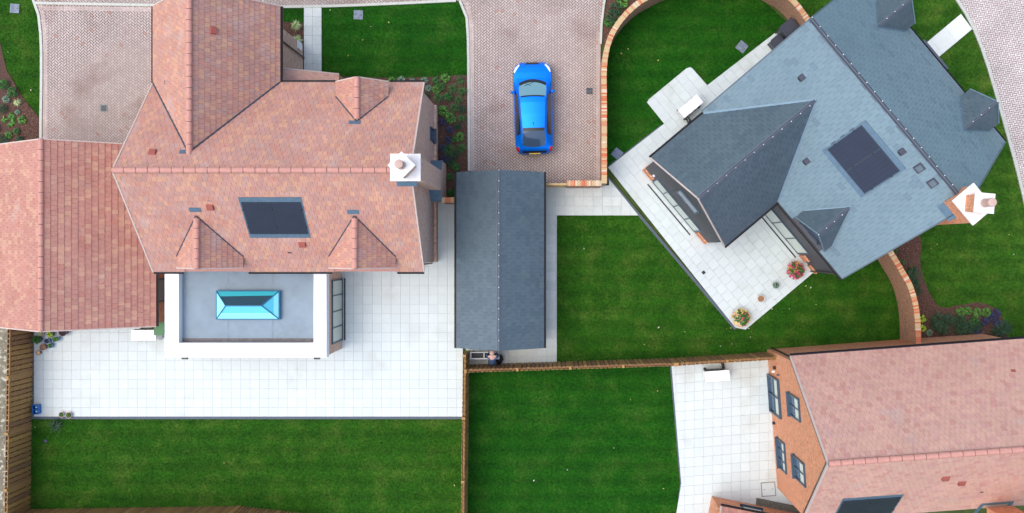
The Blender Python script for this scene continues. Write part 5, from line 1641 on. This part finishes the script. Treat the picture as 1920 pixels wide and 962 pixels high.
ORD = ['uppermost', 'second from the top', 'third from the top', 'fourth from the top', 'fifth from the top', 'sixth from the top', 'seventh from the top', 'eighth from the top', 'ninth from the top', 'tenth from the top', 'eleventh from the top', 'twelfth from the top']
def plants(where, lst, grp, z=.01):
    by = {}
    for it in lst: by.setdefault(it[2], []).append(it)
    for k, items in by.items():
        items.sort(key=lambda t: t[1])
        for i, (px, py, _, sc) in enumerate(items):
            nm, ds, ct = DESC[k]
            lab = f'{ds} {where}' if len(items) == 1 else (f'{ds}, {ORD[i]} {where}' if i < len(items) - 1 else f'{ds}, lowest {where}')
            p = P(px, py, .15)
            o = thing(nm, lab, ct, (p.x, p.y, z), grp)
            M = Matrix.Translation((p.x, p.y, z)) @ Matrix.Rotation(random.uniform(0, 6.28), 4, 'Z') @ Matrix.Scale(sc, 4)
            inst('foliage', random.choice(KIND[k]), o, M)
            inst('stem', STEM, o, M)
plants('in the left corner bed', [(6, 158, 'leafy', 1.2), (23, 173, 'leafy', 1.2), (10, 186, 'silver', 1.0), (33, 192, 'pale', .8), (31, 210, 'silver', .7), (4, 204, 'dark', 1.0), (20, 218, 'star', 1), (6, 223, 'star', .8), (20, 230, 'star', 1.1),
    (40, 225, 'bright', .9), (30, 246, 'leafy', .8), (15, 253, 'bright', .8), (4, 262, 'dark', 1.2), (36, 262, 'dark', .9), (-10, 240, 'leafy', 1)], 'plants in the left corner bed')
plants('in the bed by the house wing', [(556, 48, 'pale', 1.1), (558, 77, 'pale', 1.1)], 'plants by the house wing')
plants('in the bed beside the driveway', [(734, 151, 'bright', .9), (752, 150, 'silver', 1.1), (773, 152, 'silver', .8), (795, 151, 'silver', 1.0), (803, 165, 'silver', .9), (817, 168, 'bright', .9), (827, 163, 'leafy', 1.0), (818, 152, 'leafy', 1.0),
    (835, 146, 'bright', 1), (863, 151, 'grassy', .9), (849, 167, 'grassy', .9), (867, 171, 'grassy', .9), (822, 184, 'grassy', .9), (840, 181, 'leafy', 1.1), (860, 187, 'grassy', .8), (851, 202, 'grassy', .9), (831, 208, 'bright', 1.15), (845, 221, 'bright', 1.1),
    (866, 204, 'dark', .9), (866, 222, 'grassy', .8), (830, 229, 'purple', 1.0), (843, 243, 'purple', 1.0), (858, 237, 'dark', .8), (841, 263, 'purple', 1.1), (862, 256, 'bright', 1.0), (852, 261, 'leafy', .8), (831, 278, 'purple', 1.1), (842, 281, 'grassy', 1.1),
    (865, 278, 'grassy', 1), (834, 297, 'purple', 1.2), (845, 306, 'dark', 1.0), (854, 313, 'leafy', 1), (844, 331, 'leafy', .9), (846, 361, 'leafy', .9), (800, 178, 'dark', .7), (852, 290, 'fern', .8)], 'plants beside the driveway')
plants('in the small bed outside the curved wall', [(1167, 4, 'bright', 1.3), (1155, 18, 'dark', 1.5), (1149, 32, 'dark', 1.5), (1142, 42, 'leafy', 1.2), (1163, -8, 'leafy', 1.2)], 'plants outside the curved wall')
plants('in the right bark bed', [(1678, 470, 'leafy', .7), (1692, 492, 'leafy', .7), (1711, 511, 'fern', 1.2), (1715, 530, 'fern', 1.1), (1721, 546, 'dark', .9), (1729, 598, 'lime', 1.0), (1729, 616, 'lime', 1.0), (1744, 624, 'silver', .9), (1759, 600, 'fern', 1.3),
    (1767, 617, 'fern', 1.2), (1780, 599, 'fern', 1.2), (1802, 585, 'bright', 1.0), (1816, 583, 'bright', .9), (1833, 586, 'bright', 1), (1850, 586, 'bright', 1), (1800, 602, 'dark', 1.3), (1826, 603, 'leafy', 1.2), (1800, 617, 'fern', 1.3), (1816, 615, 'fern', 1.2),
    (1831, 612, 'dark', 1.2), (1847, 603, 'purple', 1.1), (1860, 595, 'purple', 1.2), (1868, 588, 'purple', 1.2), (1871, 607, 'purple', 1.3), (1873, 620, 'fern', 1.4), (1880, 611, 'fern', 1.1), (1833, 619, 'purple', 1.2), (1752, 610, 'dark', 1), (1890, 616, 'fern', .9)], 'plants in the right bark bed')
# dark weeds lying in the left lawn
plants('in the left lawn below the two bowls', [(104, 798, 'fern', 1.1)], 'weeds in the left lawn', z=.0)

# ================================================================== POTS
def pot(name, label, px, py, r, h, m_, soil=None, plant=None, sc=1.0, sx=1, ang=0, saucer=False, grp=None):
    p = P(px, py, h)
    o = thing(name, label, 'plant pot', (p.x, p.y, .03), grp)
    M = Matrix.Translation((p.x, p.y, .03))
    mb = MB(M); mb.lathe([(r * .68, 0), (r * .92, h * .85), (r, h * .86), (r * 1.02, h), (r * .88, h), (r * .84, h * .85), (.001, h * .84)], n=22, sx=sx, ang=ang)
    mb.build('pot', m_, o, smooth=False)
    mb = MB(M); mb.lathe([(r * .84, h * .86), (r * .4, h * .9), (.001, h * .91)], n=16, sx=sx, ang=ang); mb.build('soil', soil or mat('potting soil', C(66, 48, 44), rough=1, var=.3, vscale=30), o)
    if plant:
        inst('foliage', random.choice(KIND[plant]), o, M @ Matrix.Translation((0, 0, h * .8)) @ Matrix.Scale(sc, 4) @ Matrix.Scale(sx ** .5, 4, (1, 0, 0)))
    return o
PB = mat('blue glazed pottery', C(70, 130, 190), rough=.3, var=.15); PN = mat('navy glazed pottery', C(48, 52, 84), rough=.35, var=.1)
PT = mat('brown pottery', C(148, 102, 86), rough=.7, var=.12); PPK = mat('pale pink pottery', C(206, 176, 168), rough=.7, var=.1); PG = mat('grey pottery', C(96, 102, 104), rough=.7, var=.12)
PGR = mat('grey green pottery', C(120, 128, 130), rough=.7, var=.15)
GP_ = 'plant pots clustered below the mottled garage'
pot('plant_pot', 'navy pot with a bushy green plant beside the left fence', 70, 637, .17, .3, PN, plant='leafy', sc=.95, grp=GP_)
pot('plant_pot', 'brown pot with bare soil in the pot cluster', 80.5, 651, .15, .28, PT, soil=mat('light brown soil', C(140, 110, 92), rough=1, var=.2, vscale=20), grp=GP_)
pot('plant_pot', 'smallest terracotta pot nearest the open patio with a pale centre', 72, 661.5, .11, .2, PT, soil=mat('pale gravel topping', C(222, 190, 146), rough=1, var=.1), grp=GP_)
pot('plant_pot', 'round blue pot with dark soil in the middle of the pot cluster', 88, 639.5, .13, .3, PB, soil=mat('dark wet soil', C(56, 40, 58), rough=.9, var=.2, vscale=30), grp=GP_)
pot('plant_pot', 'small blue pot with a bright green plant at the front of the cluster', 95, 648, .12, .2, PB, plant='bright', sc=.5, grp=GP_)
pot('plant_pot', 'oval blue trough with green leaves in the pot cluster', 105, 636, .10, .24, PB, plant='bright', sc=.5, sx=2.0, ang=R(42), grp=GP_)
pot('plant_pot', 'navy pot with yellow green leaves half under the garage eaves', 94, 627, .15, .28, PN, plant='lime', sc=.7, grp=GP_)
pot('plant_pot', 'grey pot of pale leaves under the garage eaves next to the fence', 77, 625, .13, .26, PPK, plant='pale', sc=.5, grp=GP_)
pot('plant_pot', 'dark brown pot half hidden under the garage eaves, rightmost of the cluster', 118, 622.5, .2, .3, mat('dark brown pottery', C(84, 70, 78), rough=.6, var=.1), soil=mat('purple brown soil', C(62, 44, 50), rough=1), grp=GP_)
pot('plant_bowl', 'pale pink bowl of green leaves, left of the pair on the patio edge', 115.5, 777.5, .13, .15, PPK, plant='bright', sc=.42, grp='pair of bowls at the patio edge')
pot('plant_bowl', 'pale pink bowl of green leaves, right of the pair on the patio edge', 129, 778.5, .15, .15, PPK, plant='bright', sc=.45, grp='pair of bowls at the patio edge')
pot('plant_pot', 'white rimmed pot of brown dried stems on the slate house patio', 1427, 560, .17, .3, mat('cream pottery', C(214, 206, 190), rough=.6), soil=mat('dried brown growth', C(160, 118, 84), rough=1, var=.3, vscale=25))
gpot = pot('plant_pot', 'grey pot of wispy grey green leaves on the slate house patio', 1455, 535, .15, .3, PGR, plant='silver', sc=.85)

# flowering pots
def flowers(label, px, py, r, cols, n, seed, h=.55, leaf='green'):
    rr = random.Random(seed)
    p = P(px, py, h)
    o = thing('flowering_plant', label, 'flowers', (p.x, p.y, .03))
    M = Matrix.Translation((p.x, p.y, .03))
    MB(M).lathe([(.12, 0), (.17, .24), (.19, .27), (.15, .27), (.001, .24)], n=16).build('pot', PT, o)
    inst('foliage', KIND['leafy'][0], o, M @ Matrix.Translation((0, 0, .2)) @ Matrix.Scale(r / .24, 4))
    for nm, m_, wt, side in cols:
        mb = MB()
        for i in range(int(n * wt)):
            a = rr.uniform(0, 6.283) if side is None else rr.gauss(side, .9)
            rad = r * math.sqrt(rr.random()) * (1 if side is None else .95)
            z = h * (1 - .45 * (rad / r) ** 2) + rr.uniform(-.06, .04)
            c = M @ Matrix.Translation((rad * math.cos(a), rad * math.sin(a), z)) @ Matrix.Rotation(rr.uniform(0, 6), 4, 'Z') @ Matrix.Rotation(rr.uniform(-.5, .5), 4, 'X')
            s_ = rr.uniform(.04, .062)
            for k in range(5):
                mb.M = c @ Matrix.Rotation(k * 1.2566, 4, 'Z')
                st = mb.pts([(0, 0, 0), (s_ * .7, -s_ * .42, .012), (s_ * 1.15, 0, .02), (s_ * .7, s_ * .42, .012)])
                mb.f.append((st, st + 1, st + 2, st + 3)); mb.mi.append(0)
        mb.build(nm, m_, o, kind='stuff')
    return o
fy = mat('yellow petals', C(250, 222, 120), rough=.6); fp = mat('peach petals', C(240, 176, 140), rough=.6); fm_ = mat('magenta petals', C(206, 50, 104), rough=.6)
fpk = mat('pink petals', C(216, 84, 116), rough=.6); fcr = mat('cream petals', C(248, 236, 190), rough=.6); fo = mat('orange yellow petals', C(232, 178, 70), rough=.6)
flowers('yellow, peach and magenta flowers in a pot at the lower patio corner', 1391, 596, .43, [('yellow_petals', fy, .35, None), ('peach_petals', fp, .3, None), ('magenta_petals', fm_, .3, 0.1), ('cream_petals', fcr, .12, 3.0)], 230, 5)
flowers('pink and yellow flowers in a pot beside the folding doors', 1494, 507, .42, [('pink_petals', fpk, .5, None), ('magenta_petals', fm_, .3, -1.2), ('yellow_petals', fo, .16, 1.8)], 150, 8, h=.6)

# blue crate against the left fence
p = P(67, 768, .25)
o = thing('blue_crate', 'blue plastic crate against the left fence at the patio corner', 'crate', (p.x, p.y, .03))
cr_ = mat('blue plastic', C(30, 116, 196), rough=.4, var=.1); M = frame(p.x, p.y, R(3), .03)
mb = MB(M); w_, d_h, h_ = .15, .22, .26
for a in ((-w_, w_, -d_h, -d_h + .02), (-w_, w_, d_h - .02, d_h), (-w_, -w_ + .02, -d_h + .021, d_h - .021), (w_ - .02, w_, -d_h + .021, d_h - .021)): mb.box(*a, 0, h_)
mb.box(-w_ + .02, w_ - .02, -d_h + .02, d_h - .02, 0, .03); mb.build('crate_body', cr_, o)
MB(M).box(-w_ + .02, w_ - .02, -.012, .012, .031, h_ - .02).build('divider', cr_, o)
for y in (-.1, .1):
    MB(M).lathe([(.001, .2), (.045, .2), (.05, .16), (.05, .035)], c=(.02, y), n=12).build('bottle', mat('pale plastic bottle', C(190, 226, 236), rough=.3), o)

# small dark drain boss in the left lawn
p = P(85, 827, 0); o = MB(Matrix.Translation((p.x, p.y, 0))).lathe([(.09, -.02), (.09, .03), (.05, .04), (.001, .04)], n=12).build('lawn_cap', PN); tag(o, 'small dark round cap lying in the left lawn', 'cap')

# ================================================================== FALLEN LEAVES
lm = [mat('fallen yellow leaf', C(222, 214, 130), rough=.7), mat('fallen white petal', C(236, 234, 216), rough=.7), mat('fallen tan leaf', C(200, 150, 90), rough=.7)]
lme = []
for m_ in lm:
    mb = MB(); mb.face([(-.04, 0, .0), (-.01, -.02, .012), (.04, 0, .004), (-.005, .022, .014)]); mb.face([(-.005, .022, .014), (.04, 0, .004), (.02, .022, .02)])
    lme.append(mb.mesh('fallen_leaf', m_))
FL = [('on the middle lawn below the slate house', [(1404, 616, 1), (1362, 617, 2), (1370, 615, 0), (1409, 622, 2), (1284, 622, 0), (1447, 579, 1), (1480, 579, 1), (1520, 539, 1), (1511, 536, 0), (1407, 632, 1), (1351, 649, 1), (1372, 645, 1), (1235, 614, 1), (1208, 646, 0), (1530, 571, 0), (1095, 466, 1)]),
      ('on the deep green lower lawn', [(1182, 749, 0), (1233, 733, 0), (1064, 881, 1), (1001, 901, 1), (1244, 916, 0), (1151, 840, 0)]),
      ('on the upper lawn by the path', [(653, 104, 2), (619, 19, 1), (695, 50, 1), (680, 75, 0), (601, 40, 0), (729, 42, 0)]),
      ('on the lawn at the right edge', [(1837, 361, 1), (1901, 477, 1), (1746, 466, 2), (1757, 458, 2), (1892, 440, 0)]),
      ('on the left lawn', [(66, 801, 1), (852, 910, 0), (420, 868, 0)]),
      ('on the curved upper lawn', [(1234, 113, 0), (1178, 92, 0), (1165, 100, 0)]),
      ('on the corner lawn at the upper left', [(15, 98, 1), (58, 169, 1)])]
for where, L in FL:
    for px, py, k in L:
        p = P(px, py, .04); s_ = random.uniform(.7, 1.3)
        ob = bpy.data.objects.new('fallen_leaf', lme[k]); ob.location = p; ob.rotation_euler = (0, 0, random.uniform(0, 6.28)); ob.scale = (s_, s_, 1)
        COL.objects.link(ob)
        kc = ['yellow', 'white', 'tan'][k]
        same = sorted(q[0] for q in L if q[2] == k); pos = same.index(px)
        od = ['leftmost', 'second from the left', 'third from the left', 'fourth from the left', 'fifth from the left', 'sixth from the left', 'seventh from the left', 'eighth from the left', 'ninth from the left'][pos]
        tag(ob, f'small {kc} fallen leaf {where}' + (f', {od}' if len(same) > 1 else ''), 'leaf', f'fallen leaves {where}')

# ================================================================== POTTING BENCH AND PERSON
bx0, bx1, by0, by1 = -3.99, -2.62, -5.27, -4.93
bz = .88
PB_ = thing('potting_bench', 'white framed bench with a dark sunken top behind the slate garage', 'bench', ((bx0 + bx1) / 2, (by0 + by1) / 2, 0))
BW_ = mat('white bench frame', C(214, 220, 222), rough=.5)
for q in ((bx0, bx1, by0, by0 + .05), (bx0, bx1, by1 - .04, by1), (bx0, bx0 + .06, by0 + .051, by1 - .041), (bx1 - .06, bx1, by0 + .051, by1 - .041)):
    MB().box(*q, bz - .06, bz).build('top_rail', BW_, PB_)
MB().box(bx0 + .06, bx1 - .06, by0 + .05, by1 - .04, bz - .2, bz - .17).build('tray', mat('dark tray', C(34, 38, 44), rough=.6, var=.2, vscale=9), PB_)
MB().box(-3.36, -3.32, by0 + .06, by1 - .05, bz - .165, bz - .01).build('tray_divider', BW_, PB_)
for x in (bx0 + .03, bx1 - .03):
    for y in (by0 + .03, by1 - .03): MB().box(x - .02, x + .02, y - .02, y + .02, 0.03, bz - .061).build('leg', BW_, PB_)

def skin(name, nodes, edges, m_, parent, sub=2):
    """nodes: list of (x, y, z, r)"""
    me = bpy.data.meshes.new(name)
    org = root_org(parent)
    me.from_pydata([Vector(n[:3]) - org for n in nodes], edges, [])
    me.materials.append(m_)
    ob = bpy.data.objects.new(name, me); ob.parent = parent; COL.objects.link(ob)
    sm = ob.modifiers.new('skin', 'SKIN'); sm.use_smooth_shade = True
    sv = me.skin_vertices[0].data
    for i, n in enumerate(nodes):
        sv[i].radius = (n[3], n[4] if len(n) > 4 else n[3]); sv[i].use_root = (i == 0)
    ss_ = ob.modifiers.new('sub', 'SUBSURF'); ss_.levels = sub; ss_.render_levels = sub
    return ob
hx, hy = -2.93, -5.46            # hips
PE = thing('person', 'person in a blue top bending over the white framed bench', 'person', (hx, hy, 0))
SKINM = mat('skin', C(222, 176, 158), rough=.6); BLUE_T = mat('blue fabric top', C(70, 100, 140), rough=.85, var=.08, vscale=12)
NAVY = mat('navy trousers', C(36, 42, 58), rough=.9, var=.1, vscale=14); HAIR = mat('thin grey blond hair', C(206, 178, 164), rough=.8, var=.1, vscale=40)
# body in one skin surface: hips, spine bent forward (north), neck, head, arms
sh_y, sh_z = hy + .36, 1.30
nodes = [(hx, hy, .92, .15, .13), (hx, hy + .12, 1.08, .155, .12), (hx, hy + .25, 1.22, .17, .11), (hx, sh_y, sh_z, .15, .09), (hx, sh_y + .07, sh_z + .03, .05), (hx, sh_y + .13, sh_z + .05, .07),
         (hx, sh_y + .18, sh_z + .04, .095), (hx, sh_y + .23, sh_z - .0, .07)]
edges = [(i, i + 1) for i in range(7)]
for s_ in (-1, 1):
    k = len(nodes)
    nodes += [(hx + s_ * .19, sh_y - .01, sh_z - .01, .065), (hx + s_ * .27, sh_y + .04, sh_z - .24, .048), (hx + s_ * .15, sh_y + .16, sh_z - .40, .036), (hx + s_ * .12, sh_y + .20, sh_z - .43, .028)]
    edges += [(3, k), (k, k + 1), (k + 1, k + 2), (k + 2, k + 3)]
    # legs
    k2 = len(nodes)
    nodes += [(hx + s_ * .10, hy - .01, .80, .09), (hx + s_ * .11, hy + .03, .48, .062), (hx + s_ * .11, hy - .02, .10, .045), (hx + s_ * .11, hy + .1, .06, .038)]
    edges += [(0, k2), (k2, k2 + 1), (k2 + 1, k2 + 2), (k2 + 2, k2 + 3)]
body_p = skin('body', nodes, edges, SKINM, PE)
# clothing a little outside the body
top_nodes = [(hx, hy - .02, .90, .17, .15), (hx, hy + .12, 1.08, .175, .14), (hx, hy + .25, 1.22, .19, .13), (hx, sh_y + .02, sh_z + .02, .175, .115)]
te = [(0, 1), (1, 2), (2, 3)]
for s_ in (-1, 1):
    k = len(top_nodes)
    top_nodes += [(hx + s_ * .19, sh_y - .01, sh_z - .01, .08), (hx + s_ * .27, sh_y + .04, sh_z - .24, .062), (hx + s_ * .16, sh_y + .15, sh_z - .385, .05)]
    te += [(3, k), (k, k + 1), (k + 1, k + 2)]
skin('jumper', top_nodes, te, BLUE_T, PE)
tr = [(hx, hy - .01, .88, .165, .14)]; te = []
for s_ in (-1, 1):
    k = len(tr)
    tr += [(hx + s_ * .10, hy - .01, .78, .105), (hx + s_ * .11, hy + .03, .48, .078), (hx + s_ * .11, hy - .02, .12, .065)]
    te += [(0, k), (k, k + 1), (k + 1, k + 2)]
skin('trousers', tr, te, NAVY, PE)
hc = Vector((hx, sh_y + .18, sh_z + .05))
MB(Matrix.Translation(hc)).lathe([(.103, -.02), (.106, .02), (.095, .06), (.07, .09), (.035, .105), (.001, .108)], n=18, sy=1.15).build('hair', HAIR, PE, smooth=True)
for s_ in (-1, 1):
    hp = Vector((hx + s_ * .12, sh_y + .21, sh_z - .435))
    MB(Matrix.Translation(hc)).tube((s_ * .1, .0, -.03), (s_ * .118, .0, -.02), .028, 8).build('ear', SKINM, PE)
    hn = [(hp.x, hp.y, hp.z, .03, .018), (hp.x - s_ * .01, hp.y + .055, hp.z - .01, .038, .014)]
    he = [(0, 1)]
    for fi, (dx, L) in enumerate(((-.03, .065), (-.01, .078), (.011, .072), (.03, .056))):
        k = len(hn)
        hn += [(hp.x + dx, hp.y + .085, hp.z - .015, .009), (hp.x + dx * 1.15, hp.y + .085 + L * .55, hp.z - .03, .008), (hp.x + dx * 1.2, hp.y + .085 + L * .85, hp.z - .055, .007)]
        he += [(1, k), (k, k + 1), (k + 1, k + 2)]
    k = len(hn)
    hn += [(hp.x - s_ * .04, hp.y + .03, hp.z - .015, .011), (hp.x - s_ * .055, hp.y + .065, hp.z - .03, .009)]
    he += [(0, k), (k, k + 1)]
    skin('hand', hn, he, SKINM, PE, sub=1)
    sf = MB(frame(hx + s_ * .11, hy + .04, 0)); sf.lathe([(.045, .03), (.055, .05), (.05, .09), (.001, .11)], n=12, sy=2.4); sf.build('shoe', TRIM, PE, smooth=True)
# dark bag beside the person
p = P(936, 675, .5)
o = thing('dark_bag', 'dark sack standing beside the person at the end of the white bench', 'bag', (p.x, p.y, .03))
mb = MB(Matrix.Translation((p.x, p.y, .03))); mb.lathe([(.13, 0), (.17, .15), (.15, .35), (.10, .5), (.05, .56), (.001, .57)], n=12, sy=1.5)
for i, v in enumerate(mb.v): mb.v[i] = v + Vector((random.uniform(-.015, .015), random.uniform(-.015, .015), random.uniform(-.01, .01)))
mb.build('sack', mat('dark sacking', C(38, 42, 50), rough=.9, var=.2, vscale=10), o)
mb = MB(Matrix.Translation((p.x, p.y, .03))); mb.tube((-.05, 0, .55), (0, 0, .64), .012, 6); mb.tube((0, 0, .64), (.05, 0, .55), .012, 6); mb.build('bag_handle', TRIM, o)
